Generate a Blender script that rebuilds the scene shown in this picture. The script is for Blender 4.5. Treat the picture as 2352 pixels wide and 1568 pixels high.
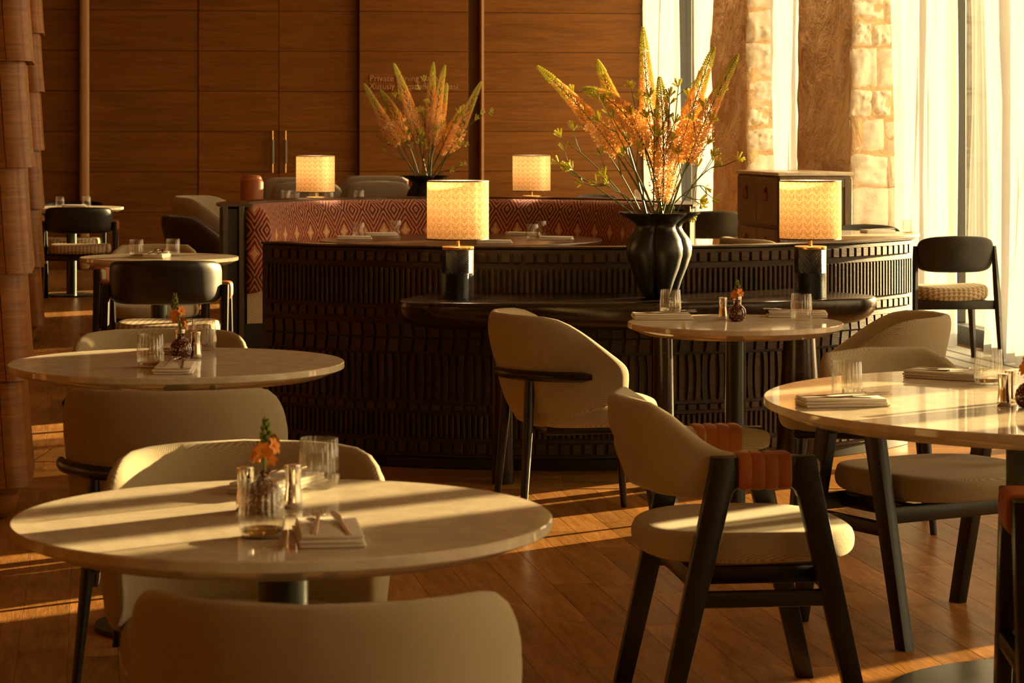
import bpy, bmesh, math, random
from mathutils import Vector, Matrix
for o in list(bpy.data.objects): bpy.data.objects.remove(o, do_unlink=True)
SC = bpy.context.scene
COL = SC.collection
PI = math.pi; R = math.radians
# ------------------------------------------------------------------ camera
cam = bpy.data.objects.new('camera', bpy.data.cameras.new('camera')); COL.objects.link(cam)
cam.location = (0, 0, 1.39); cam.rotation_euler = (PI/2, 0, 0)
cam.data.lens = 89.2; cam.data.sensor_width = 36; cam.data.shift_y = -0.2071
cam.data.clip_start = .05; cam.data.clip_end = 400
cam.data.dof.use_dof = True; cam.data.dof.focus_distance = 9.0; cam.data.dof.aperture_fstop = 13
SC.camera = cam
# ------------------------------------------------------------------ sky, sun, exposure
W = bpy.data.worlds.new('sky'); SC.world = W; W.use_nodes = True
W.node_tree.nodes['Background'].inputs[0].default_value = (1.0, .74, .42, 1)
W.node_tree.nodes['Background'].inputs[1].default_value = 4.0
SUN_AZ, SUN_EL = 39.0, 8.5        # from +X towards +Y, above the horizon
sun = bpy.data.objects.new('sun', bpy.data.lights.new('sun', 'SUN')); COL.objects.link(sun)
sun.data.energy = 20.5; sun.data.color = (1.0, .68, .30); sun.data.angle = R(.55)
sd = Vector((math.cos(R(SUN_EL))*math.cos(R(SUN_AZ)), math.cos(R(SUN_EL))*math.sin(R(SUN_AZ)), math.sin(R(SUN_EL))))
sun.rotation_euler = sd.to_track_quat('Z', 'Y').to_euler(); sun.location = (20, 20, 12)
SC.view_settings.view_transform = 'Standard'; SC.view_settings.look = 'None'
SC.view_settings.exposure = 0.80; SC.view_settings.gamma = 1.0; SC.view_settings.use_curve_mapping = False
try:
    SC.cycles.max_bounces = 9; SC.cycles.diffuse_bounces = 4; SC.cycles.glossy_bounces = 3; SC.cycles.use_adaptive_sampling = True; SC.cycles.adaptive_threshold = .06
    SC.cycles.transmission_bounces = 8; SC.cycles.transparent_max_bounces = 14
    SC.cycles.sample_clamp_indirect = 6; SC.cycles.caustics_reflective = False; SC.cycles.caustics_refractive = False
except Exception: pass
# the room's axes are turned 9.48 degrees against the camera's: lx runs to the windows, ly along them
BETA = math.atan(.167); CB, SB = math.cos(BETA), math.sin(BETA)
def rm(lx, ly, z=0): return Vector((CB*lx - SB*ly, SB*lx + CB*ly, z))

# ------------------------------------------------------------------ scene helpers
def tag(o, label=None, cat=None, group=None, kind=None):
    if label: o['label'] = label
    if cat: o['category'] = cat
    if group: o['group'] = group
    if kind: o['kind'] = kind
    return o
def empty(name, loc=(0,0,0), rz=0, parent=None):
    o = bpy.data.objects.new(name, None); COL.objects.link(o); o.location = loc; o.rotation_euler = (0,0,rz)
    o.empty_display_size = .1
    if parent: o.parent = parent
    return o
def thing(name, label, cat, loc=(0,0,0), rz=0, group=None):
    return tag(empty(name, loc, rz), label, cat, group)
def inst(name, me, parent=None, loc=(0,0,0), rot=(0,0,0), scale=(1,1,1), kind=None):
    o = bpy.data.objects.new(name, me); COL.objects.link(o)
    if parent: o.parent = parent
    o.location = loc; o.rotation_euler = rot; o.scale = scale
    if kind: o['kind'] = kind
    return o
def copy_tree(o, parent=None):
    c = o.copy(); COL.objects.link(c)
    if parent is not None: c.parent = parent
    for ch in list(o.children): copy_tree(ch, c)
    return c
class MB:
    """collects geometry for one mesh"""
    def __init__(s): s.v = []; s.f = []; s.uv = None
    def add(s, v, f):
        b = len(s.v); s.v += [tuple(p) for p in v]; s.f += [tuple(i+b for i in q) for q in f]; return s
    def mesh(s, name, mat, smooth=True, angle=40):
        me = bpy.data.meshes.new(name); me.from_pydata(s.v, [], s.f); me.update()
        bm = bmesh.new(); bm.from_mesh(me); bmesh.ops.recalc_face_normals(bm, faces=bm.faces); bm.to_mesh(me); bm.free()
        if mat: me.materials.append(mat)
        if smooth:
            for p in me.polygons: p.use_smooth = True
            if angle < 180:
                try: me.set_sharp_from_angle(angle=R(angle))
                except Exception: pass
        return me
    def obj(s, name, mat, parent=None, smooth=True, angle=40, **k):
        return inst(name, s.mesh(name, mat, smooth, angle), parent, **k)
def tr(v, loc=(0,0,0), rz=0, sc=1):
    c, s_ = math.cos(rz), math.sin(rz)
    return [(loc[0]+sc*(c*p[0]-s_*p[1]), loc[1]+sc*(s_*p[0]+c*p[1]), loc[2]+sc*p[2]) for p in v]
def box(x0, x1, y0, y1, z0, z1):
    v = [(x,y,z) for z in (z0,z1) for y in (y0,y1) for x in (x0,x1)]
    return v, [(0,2,3,1),(4,5,7,6),(0,1,5,4),(2,6,7,3),(0,4,6,2),(1,3,7,5)]
def rbox(x0, x1, y0, y1, z0, z1, b=.01, seg=2):
    bm = bmesh.new(); v, f = box(x0,x1,y0,y1,z0,z1)
    vs = [bm.verts.new(p) for p in v]
    for q in f: bm.faces.new([vs[i] for i in q])
    bmesh.ops.recalc_face_normals(bm, faces=bm.faces)
    bmesh.ops.bevel(bm, geom=list(bm.edges), offset=b, segments=seg, profile=.5, affect='EDGES')
    bm.verts.index_update()
    r = [tuple(p.co) for p in bm.verts], [tuple(p.index for p in q.verts) for q in bm.faces]
    bm.free(); return r
def lathe(prof, n=48, cap0=True, cap1=True, mod=None):
    v, f = [], []
    for i, (r_, z) in enumerate(prof):
        for j in range(n):
            a = 2*PI*j/n; rr = r_ if mod is None else mod(r_, z, a)
            v.append((rr*math.cos(a), rr*math.sin(a), z))
    for i in range(len(prof)-1):
        for j in range(n):
            k = (j+1) % n; f.append((i*n+j, i*n+k, (i+1)*n+k, (i+1)*n+j))
    if cap0: f.append(tuple(range(n-1, -1, -1)))
    if cap1: f.append(tuple((len(prof)-1)*n+j for j in range(n)))
    return v, f
def loft(rings, closed=True, caps=True):
    n = len(rings[0]); v = [p for r_ in rings for p in r_]; f = []
    for i in range(len(rings)-1):
        for j in range(n if closed else n-1):
            k = (j+1) % n; f.append((i*n+j, i*n+k, (i+1)*n+k, (i+1)*n+j))
    if caps and closed:
        f.append(tuple(range(n-1, -1, -1))); f.append(tuple((len(rings)-1)*n+j for j in range(n)))
    return v, f
def tube(path, rad, n=10, sx=1.0, sz=1.0, up=(0,0,1)):
    """round or oval tube along a path; sx scales sideways, sz along up"""
    P = [Vector(p) for p in path]; rings = []
    for i, p in enumerate(P):
        t = (P[min(i+1, len(P)-1)] - P[max(i-1, 0)])
        t = t.normalized() if t.length > 1e-9 else Vector((0,0,1))
        u = Vector(up)
        if abs(t.dot(u)) > .95: u = Vector((0,1,0)) if abs(t.y) < .9 else Vector((1,0,0))
        a = t.cross(u).normalized(); b = a.cross(t).normalized()
        r_ = rad[i] if isinstance(rad, (list, tuple)) else rad
        rings.append([tuple(p + a*(math.cos(2*PI*j/n)*r_*sx) + b*(math.sin(2*PI*j/n)*r_*sz)) for j in range(n)])
    return loft(rings)
def prism(poly, a0, a1, axis='x'):
    """outline (p,q) extruded along axis: x -> (a,p,q), y -> (p,a,q), z -> (p,q,a)"""
    m = {'x': lambda a,p: (a,p[0],p[1]), 'y': lambda a,p: (p[0],a,p[1]), 'z': lambda a,p: (p[0],p[1],a)}[axis]
    n = len(poly); v = [m(a0,p) for p in poly] + [m(a1,p) for p in poly]
    f = [tuple(range(n-1,-1,-1)), tuple(range(n, 2*n))] + [(j,(j+1)%n,n+(j+1)%n,n+j) for j in range(n)]
    return v, f
def bez(p0, p1, p2, n=12):
    p0, p1, p2 = Vector(p0), Vector(p1), Vector(p2)
    return [p0*(1-t)**2 + p1*2*t*(1-t) + p2*t*t for t in [i/(n-1) for i in range(n)]]
def sstep(a, b, x):
    t = min(1, max(0, (x-a)/(b-a))); return t*t*(3-2*t)
def sup(c, n): return math.copysign(abs(c)**(2.0/n), c)
def patch(P, top, bot, S, thick, n=3.4, nth=56, nr=9, pw=3.0):
    """an upholstered shell: P(s,z)->(point, normal), outline a superellipse in (s, height)"""
    v, f = [], []
    def at(rho, th):
        s = S*rho*sup(math.cos(th), n); q = rho*sup(math.sin(th), n)
        t_, b_ = top(s), bot(s); return P(s, (t_+b_)/2 + (t_-b_)/2*q)
    for side in (1, -1):
        for i in range(nr):
            rho = i/nr; rho = 1-(1-rho)**1.6 if i else 0
            h = thick/2*max(0, 1-rho**pw)**.5
            for j in range(nth):
                p, nn = at(rho, 2*PI*j/nth); v.append(tuple(p + nn*(h*side)))
    rim = len(v)
    for j in range(nth): v.append(tuple(at(1, 2*PI*j/nth)[0]))
    for s_ in range(2):
        b = s_*nr*nth
        for i in range(nr):
            for j in range(nth):
                k = (j+1) % nth; a0, a1 = b+i*nth+j, b+i*nth+k
                c0, c1 = (b+(i+1)*nth+j, b+(i+1)*nth+k) if i < nr-1 else (rim+j, rim+k)
                f.append((a0,a1,c1,c0) if s_ == 0 else (a0,c0,c1,a1))
    return v, f
def pillow(rx, ry, z0, z1, n=3.0, nth=48, dome=.3, sag=0.0, wave=None):
    """a seat cushion with a superellipse outline and rounded edges"""
    h = (z1-z0)/2; rings = []
    for i in range(13):
        a = -PI/2 + PI*i/12; k = 1 - .16*(1-abs(math.cos(a))**.5) if 0 < i < 12 else .80
        zz = (z0+z1)/2 + h*math.sin(a)
        rings.append([(rx*k*sup(math.cos(2*PI*j/nth), n), ry*k*sup(math.sin(2*PI*j/nth), n), zz) for j in range(nth)])
    top = rings[-1]
    for k in (.6, .35, .1):
        rings.append([(p[0]*k/.80*.8/.8, p[1]*k/.80*.8/.8, z1 + h*dome*(1-k*k)*.5) for p in top])
    if wave: rings = [[(p[0], p[1], wave(*p)) for p in r_] for r_ in rings]
    return loft(rings)
# ------------------------------------------------------------------ materials
def newmat(name):
    m = bpy.data.materials.new(name); m.use_nodes = True; nt = m.node_tree
    return m, nt, nt.nodes['Principled BSDF']
def lk(nt, a, b): nt.links.new(a, b)
def nd(nt, t, **k):
    n = nt.nodes.new(t)
    for a, b in k.items(): setattr(n, a, b)
    return n
def mth(nt, op, a, b=None, c=None):
    n = nt.nodes.new('ShaderNodeMath'); n.operation = op
    for i, x in enumerate((a, b, c)):
        if x is None: continue
        if isinstance(x, (int, float)): n.inputs[i].default_value = x
        else: lk(nt, x, n.inputs[i])
    return n.outputs[0]
def mixc(nt, fac, a, b):
    n = nt.nodes.new('ShaderNodeMix'); n.data_type = 'RGBA'
    for i, x in ((0, fac), (6, a), (7, b)):
        if isinstance(x, (int, float)): n.inputs[i].default_value = x
        elif isinstance(x, tuple): n.inputs[i].default_value = (*x[:3], 1)
        else: lk(nt, x, n.inputs[i])
    return n.outputs[2]
def coords(nt, kind='Object', scale=(1,1,1), rnd=0, rot=(0,0,0)):
    tc = nd(nt, 'ShaderNodeTexCoord'); mp = nd(nt, 'ShaderNodeMapping')
    mp.inputs['Scale'].default_value = scale; mp.inputs['Rotation'].default_value = rot
    lk(nt, tc.outputs[kind], mp.inputs['Vector'])
    if rnd:
        oi = nd(nt, 'ShaderNodeObjectInfo'); sc = nd(nt, 'ShaderNodeVectorMath', operation='SCALE')
        sc.inputs[0].default_value = (1, 1.7, .6); lk(nt, mth(nt, 'MULTIPLY', oi.outputs['Random'], rnd), sc.inputs['Scale'])
        lk(nt, sc.outputs[0], mp.inputs['Location'])
    return mp.outputs[0]
def noise(nt, vec, scale=5, detail=3, rough=.5, dist=0):
    n = nd(nt, 'ShaderNodeTexNoise'); n.inputs['Scale'].default_value = scale; n.inputs['Detail'].default_value = detail
    n.inputs['Roughness'].default_value = rough; n.inputs['Distortion'].default_value = dist
    lk(nt, vec, n.inputs['Vector']); return n.outputs['Fac']
def ramp(nt, fac, stops):
    n = nd(nt, 'ShaderNodeValToRGB'); el = n.color_ramp.elements
    while len(el) < len(stops): el.new(.5)
    for e, (p, c) in zip(el, stops): e.position = p; e.color = (*c, 1) if len(c) == 3 else c
    lk(nt, fac, n.inputs[0]); return n.outputs[0]
def bump(nt, bs, h, strength=.3, dist=.01):
    b = nd(nt, 'ShaderNodeBump'); b.inputs['Strength'].default_value = strength; b.inputs['Distance'].default_value = dist
    lk(nt, h, b.inputs['Height']); lk(nt, b.outputs[0], bs.inputs['Normal'])
def plain(name, col, rough=.5, metal=0, coat=0, spec=.5):
    m, nt, b = newmat(name); b.inputs['Base Color'].default_value = (*col, 1); b.inputs['Roughness'].default_value = rough
    b.inputs['Metallic'].default_value = metal; b.inputs['Coat Weight'].default_value = coat; b.inputs['Specular IOR Level'].default_value = spec
    return m
def wood(name, dark, light, grain=(1,14,14), rough=.45, rnd=7, bmp=.15, scale=3.0, tint=.35):
    m, nt, b = newmat(name)
    v = coords(nt, 'Object', grain, rnd); gi = nd(nt, 'ShaderNodeNewGeometry')
    n1 = noise(nt, v, scale, 5, .6, 1.2); n2 = noise(nt, v, scale*6, 3, .6, .3)
    f = mth(nt, 'ADD', mth(nt, 'MULTIPLY', n1, .7), mth(nt, 'MULTIPLY', n2, .3))
    c = ramp(nt, f, [(.3, dark), (.68, light)])
    oi = nd(nt, 'ShaderNodeObjectInfo')
    hs = nd(nt, 'ShaderNodeHueSaturation'); lk(nt, c, hs.inputs['Color'])
    rr = mth(nt, 'FRACT', mth(nt, 'ADD', oi.outputs['Random'], gi.outputs['Random Per Island']))
    lk(nt, mth(nt, 'ADD', mth(nt, 'MULTIPLY', rr, tint), 1-tint/2), hs.inputs['Value'])
    lk(nt, hs.outputs[0], b.inputs['Base Color']); b.inputs['Roughness'].default_value = rough
    bump(nt, b, n2, bmp, .004)
    return m
def fabric(name, ca, cb, sc=260, rough=.95, bmp=.9, kind='Object', vary=.12):
    """a woven upholstery cloth: diagonal weave of light and dark threads"""
    m, nt, b = newmat(name); v = coords(nt, kind)
    sp = nd(nt, 'ShaderNodeSeparateXYZ'); lk(nt, v, sp.inputs[0])
    x = mth(nt, 'ADD', sp.outputs[0], mth(nt, 'MULTIPLY', sp.outputs[1], .83)); z = sp.outputs[2]
    y = mth(nt, 'SUBTRACT', mth(nt, 'MULTIPLY', sp.outputs[1], .9), mth(nt, 'MULTIPLY', sp.outputs[0], .35))
    q = mth(nt, 'ADD', z, mth(nt, 'MULTIPLY', y, .7))
    a = mth(nt, 'SINE', mth(nt, 'MULTIPLY', mth(nt, 'ADD', x, mth(nt, 'MULTIPLY', q, .55)), sc*2.4))
    c = mth(nt, 'SINE', mth(nt, 'MULTIPLY', mth(nt, 'SUBTRACT', q, mth(nt, 'MULTIPLY', x, .25)), sc*5.0))
    w = mth(nt, 'ADD', mth(nt, 'MULTIPLY', mth(nt, 'MULTIPLY', a, c), .5), .5)
    n = noise(nt, v, 900, 2); big = noise(nt, v, 6, 3)
    f = mth(nt, 'ADD', mth(nt, 'MULTIPLY', w, .7), mth(nt, 'MULTIPLY', n, .3))
    col = ramp(nt, f, [(.15, ca), (.75, cb)])
    hs = nd(nt, 'ShaderNodeHueSaturation'); lk(nt, col, hs.inputs['Color'])
    lk(nt, mth(nt, 'ADD', mth(nt, 'MULTIPLY', big, vary), 1-vary/2), hs.inputs['Value'])
    lk(nt, hs.outputs[0], b.inputs['Base Color']); b.inputs['Roughness'].default_value = rough
    b.inputs['Sheen Weight'].default_value = .35; b.inputs['Sheen Roughness'].default_value = .5; b.inputs['Specular IOR Level'].default_value = .15
    bump(nt, b, f, bmp, .0016); return m
def thin_glass(name, tint=(1,1,1), lo=.06, rough=0.0, ior=1.5):
    """a thin wall of clear glass: passes light straight through and mirrors by Fresnel"""
    m, nt, b = newmat(name); nt.nodes.remove(b); out = nt.nodes['Material Output']
    t = nd(nt, 'ShaderNodeBsdfTransparent'); t.inputs[0].default_value = (*tint, 1)
    g = nd(nt, 'ShaderNodeBsdfGlossy'); g.inputs['Roughness'].default_value = rough
    lw = nd(nt, 'ShaderNodeLayerWeight'); lw.inputs[0].default_value = .5
    fr = mth(nt, 'POWER', lw.outputs['Facing'], 2.6)
    mx = nd(nt, 'ShaderNodeMixShader'); lk(nt, mth(nt, 'ADD', mth(nt, 'MULTIPLY', fr, .75), lo), mx.inputs[0])
    lk(nt, t.outputs[0], mx.inputs[1]); lk(nt, g.outputs[0], mx.inputs[2]); lk(nt, mx.outputs[0], out.inputs[0]); return m
M = {}
M['floor'] = wood('oak_floor', (.18,.068,.011), (.43,.205,.060), (9,1.1,9), .36, 11, .2, 2.2, .45)
M['border'] = wood('oak_border', (.22,.095,.02), (.40,.19,.05), (1.1,9,9), .36, 11, .2, 2.2, .25)
M['sub'] = plain('subfloor', (.10,.04,.010), .8)
M['panel'] = wood('teak_panel', (.105,.036,.003), (.225,.086,.009), (.8,9,11), .5, 5, .10, 1.6, .05)
M['panel_dk'] = plain('panel_backing', (.10,.038,.008), .8)
M['trim'] = wood('oak_trim', (.38,.21,.09), (.52,.31,.14), (9,9,.7), .5, 5, .1, 1.6, .1)
M['column'] = wood('walnut_scale', (.17,.058,.007), (.37,.145,.024), (1.0,1.0,22), .34, 9, .5, 2.4, .22)
M['plaster'] = plain('ceiling_plaster', (.62,.5,.36), .9)
M['blackwood'] = plain('black_stained_wood', (.0075,.006,.005), .33)
M['black_leather'] = plain('black_leather', (.013,.012,.010), .42)
M['dkbrown'] = plain('dark_brown_leather', (.035,.016,.009), .5)
M['leather'] = plain('tan_leather', (.36,.105,.022), .5)
M['brass'] = plain('brass', (.75,.45,.16), .25, 1)
M['chrome'] = plain('chrome', (.8,.74,.66), .13, 1)
M['steel'] = plain('dark_steel', (.055,.058,.05), .32, .85)
M['cutlery'] = plain('cutlery_steel', (.55,.5,.44), .18, 1)
M['frame'] = plain('window_frame', (.035,.036,.033), .45)
M['screen_wood'] = wood('dark_relief_oak', (.020,.0115,.0055), (.066,.037,.017), (1.2,1.2,10), .56, 9, .3, 4, .7)
M['shelf_wood'] = wood('dark_shelf_wood', (.011,.006,.004), (.03,.016,.010), (2,10,10), .22, 3, .08, 3, .1)
M['table_wood'] = wood('booth_table_wood', (.05,.022,.009), (.10,.047,.02), (.8,9,9), .25, 3, .05, 2, .1)
M['cab'] = wood('cabinet_oak', (.13,.088,.055), (.26,.185,.12), (9,9,.9), .5, 5, .15, 2.2, .2)
M['ceramic'] = plain('black_ceramic', (.008,.0075,.007), .4)
M['napkin'] = plain('napkin_linen', (.82,.76,.66), .9)
M['amber'] = plain('amber_disc', (.9,.5,.06), .05); M['amber'].node_tree.nodes['Principled BSDF'].inputs['Transmission Weight'].default_value = .8
M['glass'] = thin_glass('tumbler_glass', (.985,.98,.96), .08)
M['pane'] = thin_glass('window_glass', (.93,.95,.93), .03)
M['fabric'] = fabric('grey_weave', (.20,.15,.075), (.60,.485,.30), 420)
M['fabric_lt'] = fabric('beige_weave', (.265,.20,.105), (.70,.58,.375), 420)
M['boucle'] = fabric('cream_boucle', (.42,.31,.17), (.70,.57,.36), 90, vary=.5)
M['cushion'] = fabric('taupe_linen', (.16,.125,.09), (.30,.25,.19), 300)
M['cream_chair'] = fabric('pale_linen', (.30,.25,.18), (.48,.41,.30), 300)
M['leaf'] = plain('stem_green', (.075,.10,.022), .45)
M['paw'] = plain('kangaroo_paw_yellow', (.66,.62,.14), .6)
M['petal_low'] = plain('foxtail_peach', (1.0,.74,.38), .7)
M['petal_mid'] = plain('foxtail_rust', (.90,.62,.25), .6)
M['petal_tip'] = plain('foxtail_olive', (.72,.68,.15), .6)
for k in ('paw','petal_low','petal_mid','petal_tip'):
    b = M[k].node_tree.nodes['Principled BSDF']; b.inputs['Subsurface Weight'].default_value = 0
    # petals pass some light
    nt = M[k].node_tree; tl = nd(nt, 'ShaderNodeBsdfTranslucent'); tl.inputs[0].default_value = b.inputs['Base Color'].default_value
    mx = nd(nt, 'ShaderNodeMixShader'); mx.inputs[0].default_value = .4; lk(nt, b.outputs[0], mx.inputs[1]); lk(nt, tl.outputs[0], mx.inputs[2])
    lk(nt, mx.outputs[0], nt.nodes['Material Output'].inputs[0])
M['orange'] = plain('blossom_orange', (.85,.30,.035), .6)
M['bud'] = plain('bud_green', (.16,.22,.03), .5)
def m_marble():
    m, nt, b = newmat('cream_marble'); v = coords(nt, 'Object', (1,1,1), 9)
    n = noise(nt, v, 3, 6, .62, 1.5); n2 = noise(nt, v, 22, 4, .6)
    vein = mth(nt, 'SUBTRACT', 1, mth(nt, 'MULTIPLY', mth(nt, 'ABSOLUTE', mth(nt, 'SUBTRACT', n, .5)), 14)); vein = mth(nt, 'MAXIMUM', vein, 0)
    base = ramp(nt, n2, [(.35, (.70,.61,.46)), (.65, (.80,.71,.56))])
    c = mixc(nt, mth(nt, 'MULTIPLY', vein, .3), base, (.50,.41,.31)); lk(nt, c, b.inputs['Base Color'])
    b.inputs['Roughness'].default_value = .09; b.inputs['Specular IOR Level'].default_value = .55; return m
M['marble'] = m_marble()
def m_stone():
    m, nt, b = newmat('split_limestone'); v = coords(nt, 'Object', (1,1,1), 20)
    n = noise(nt, v, 7, 6, .65, .6); n2 = noise(nt, v, 40, 4, .6)
    c = ramp(nt, n, [(.3, (.88,.77,.59)), (.7, (.97,.90,.75))]); lk(nt, c, b.inputs['Base Color']); b.inputs['Roughness'].default_value = .95
    bump(nt, b, mth(nt, 'ADD', n, mth(nt, 'MULTIPLY', n2, .5)), .45, .012); return m
M['stone'] = m_stone()
def m_mortar():
    m, nt, b = newmat('smeared_stone_wall'); v = coords(nt, 'Object')
    n = noise(nt, v, 2.6, 6, .65, 1.6); n2 = noise(nt, v, 11, 5, .65, .8)
    c = ramp(nt, n, [(.32, (.62,.41,.21)), (.5, (.76,.54,.30)), (.68, (.88,.68,.42))]); lk(nt, c, b.inputs['Base Color']); b.inputs['Roughness'].default_value = .95
    bump(nt, b, mth(nt, 'ADD', n, mth(nt, 'MULTIPLY', n2, .5)), .7, .05); return m
M['mortar'] = m_mortar()
def m_curtain():
    m, nt, b = newmat('sheer_voile'); out = nt.nodes['Material Output']; nt.nodes.remove(b)
    d = nd(nt, 'ShaderNodeBsdfDiffuse'); d.inputs[0].default_value = (.76,.76,.74,1)
    t = nd(nt, 'ShaderNodeBsdfTranslucent'); t.inputs[0].default_value = (.50,.51,.52,1)
    p = nd(nt, 'ShaderNodeBsdfTransparent')
    a = nd(nt, 'ShaderNodeMixShader'); a.inputs[0].default_value = .40; lk(nt, d.outputs[0], a.inputs[1]); lk(nt, t.outputs[0], a.inputs[2])
    c = nd(nt, 'ShaderNodeMixShader'); c.inputs[0].default_value = .25; lk(nt, a.outputs[0], c.inputs[1]); lk(nt, p.outputs[0], c.inputs[2])
    lk(nt, c.outputs[0], out.inputs[0]); return m
M['curtain'] = m_curtain()
def uvxy(nt):
    u = nd(nt, 'ShaderNodeUVMap'); sp = nd(nt, 'ShaderNodeSeparateXYZ'); lk(nt, u.outputs[0], sp.inputs[0]); return sp.outputs[0], sp.outputs[1]
def tri(nt, x, p):   # triangle wave 0..1 with period p
    return mth(nt, 'MULTIPLY', mth(nt, 'ABSOLUTE', mth(nt, 'SUBTRACT', mth(nt, 'FRACT', mth(nt, 'DIVIDE', x, p)), .5)), 2)
def m_ikat():
    m, nt, b = newmat('ikat_upholstery'); u, v = uvxy(nt)
    wob = noise(nt, coords(nt, 'UV', (1,1,1)), 30, 2); v2 = mth(nt, 'ADD', v, mth(nt, 'MULTIPLY', mth(nt, 'SUBTRACT', wob, .5), .02))
    a = tri(nt, u, .145); c = tri(nt, v2, .27)
    zig = mth(nt, 'SINE', mth(nt, 'MULTIPLY', mth(nt, 'ADD', mth(nt, 'MULTIPLY', a, 1.15), mth(nt, 'MULTIPLY', c, 1.3)), 17))
    d = mth(nt, 'ADD', mth(nt, 'MULTIPLY', a, .55), c)      # distance to the diamond centre
    star = mth(nt, 'LESS_THAN', mth(nt, 'ADD', mth(nt, 'POWER', a, .6), mth(nt, 'POWER', c, .6)), .60)
    dark = noise(nt, coords(nt, 'UV', (9,4,1)), 1.0, 2)
    base = mixc(nt, mth(nt, 'MULTIPLY', c, .85), (.34,.06,.03), (.085,.012,.012))
    base = mixc(nt, mth(nt, 'MULTIPLY', mth(nt, 'POWER', mth(nt, 'MAXIMUM', zig, 0), 1.6), .85), base, (.70,.31,.15))
    base = mixc(nt, mth(nt, 'MULTIPLY', mth(nt, 'POWER', mth(nt, 'MAXIMUM', mth(nt, 'MULTIPLY', zig, -1), 0), 2.0), .85), base, (.03,.006,.006))
    base = mixc(nt, star, base, (.68,.40,.20))
    lk(nt, base, b.inputs['Base Color']); b.inputs['Roughness'].default_value = .9; b.inputs['Sheen Weight'].default_value = .2
    return m
M['ikat'] = m_ikat()
def m_shade():
    m, nt, b = newmat('printed_lampshade'); out = nt.nodes['Material Output']; nt.nodes.remove(b); u, v = uvxy(nt)
    a = tri(nt, u, .034); s = mth(nt, 'SINE', mth(nt, 'MULTIPLY', mth(nt, 'ADD', v, mth(nt, 'MULTIPLY', a, .020)), 2*PI/.0093))
    big = mth(nt, 'SINE', mth(nt, 'MULTIPLY', mth(nt, 'ADD', v, mth(nt, 'MULTIPLY', a, .020)), 2*PI/.028))
    n = noise(nt, coords(nt, 'UV', (1,1,1)), 160, 2)
    f = mth(nt, 'GREATER_THAN', mth(nt, 'ADD', mth(nt, 'ADD', mth(nt, 'MULTIPLY', s, 1.2), mth(nt, 'MULTIPLY', big, .7)), mth(nt, 'MULTIPLY', mth(nt, 'SUBTRACT', n, .5), 5.0)), .55)
    f = mth(nt, 'MULTIPLY', f, mth(nt, 'GREATER_THAN', a, .12))
    c = mixc(nt, f, (.92,.80,.58), (.60,.34,.13))
    d = nd(nt, 'ShaderNodeBsdfDiffuse'); t = nd(nt, 'ShaderNodeBsdfTranslucent'); mx = nd(nt, 'ShaderNodeMixShader'); mx.inputs[0].default_value = .6
    lk(nt, c, d.inputs[0]); lk(nt, c, t.inputs[0]); lk(nt, d.outputs[0], mx.inputs[1]); lk(nt, t.outputs[0], mx.inputs[2]); lk(nt, mx.outputs[0], out.inputs[0]); return m
M['shade'] = m_shade()
def m_herring():
    m, nt, b = newmat('black_ribbed_lamp_base'); u, v = uvxy(nt)
    a = tri(nt, u, .0975); c = mth(nt, 'ABSOLUTE', mth(nt, 'SUBTRACT', v, .10))
    s = mth(nt, 'SINE', mth(nt, 'MULTIPLY', mth(nt, 'ADD', mth(nt, 'MULTIPLY', a, .05), c), 2*PI/.0075))
    lk(nt, mixc(nt, mth(nt, 'GREATER_THAN', s, 0), (.006,.0055,.005), (.016,.014,.011)), b.inputs['Base Color']); b.inputs['Roughness'].default_value = .34
    bump(nt, b, s, 1.0, .004); return m
M['herring'] = m_herring()
def m_seatpat():
    m, nt, b = newmat('geometric_seat_weave'); v = coords(nt); sp = nd(nt, 'ShaderNodeSeparateXYZ'); lk(nt, v, sp.inputs[0])
    x = sp.outputs[0]; q = mth(nt, 'ADD', sp.outputs[2], mth(nt, 'MULTIPLY', sp.outputs[1], .8))
    a = tri(nt, x, .03); c = mth(nt, 'FRACT', mth(nt, 'DIVIDE', q, .022))
    f = mth(nt, 'GREATER_THAN', mth(nt, 'SUBTRACT', a, c), 0)
    lk(nt, mixc(nt, f, (.28,.20,.12), (.62,.50,.33)), b.inputs['Base Color']); b.inputs['Roughness'].default_value = .9
    bump(nt, b, noise(nt, v, 500, 2), .4, .002); return m
M['seatpat'] = m_seatpat()
def m_budvase():
    m, nt, b = newmat('speckled_oxblood_glass'); v = coords(nt)
    vo = nd(nt, 'ShaderNodeTexVoronoi'); vo.inputs['Scale'].default_value = 190; lk(nt, v, vo.inputs['Vector'])
    n = noise(nt, v, 60, 2)
    f = mth(nt, 'LESS_THAN', vo.outputs['Distance'], mth(nt, 'MULTIPLY', n, .62))
    lk(nt, mixc(nt, f, (.075,.012,.006), (.62,.44,.26)), b.inputs['Base Color']); b.inputs['Roughness'].default_value = .06; b.inputs['Coat Weight'].default_value = .5; return m
M['budvase'] = m_budvase()
def m_dash():
    m, nt, b = newmat('terrace_ground'); n = noise(nt, coords(nt), .8, 3)
    lk(nt, ramp(nt, n, [(.3, (.30,.19,.13)), (.7, (.50,.38,.28))]), b.inputs['Base Color']); b.inputs['Roughness'].default_value = .9; return m
M['terrace'] = m_dash()
def emis(name, col, s):
    m, nt, b = newmat(name); b.inputs['Base Color'].default_value = (.9,.8,.6,1); b.inputs['Emission Color'].default_value = (*col, 1); b.inputs['Emission Strength'].default_value = s; return m
M['bulb'] = emis('warm_bulb', (1,.76,.46), 25)
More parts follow.
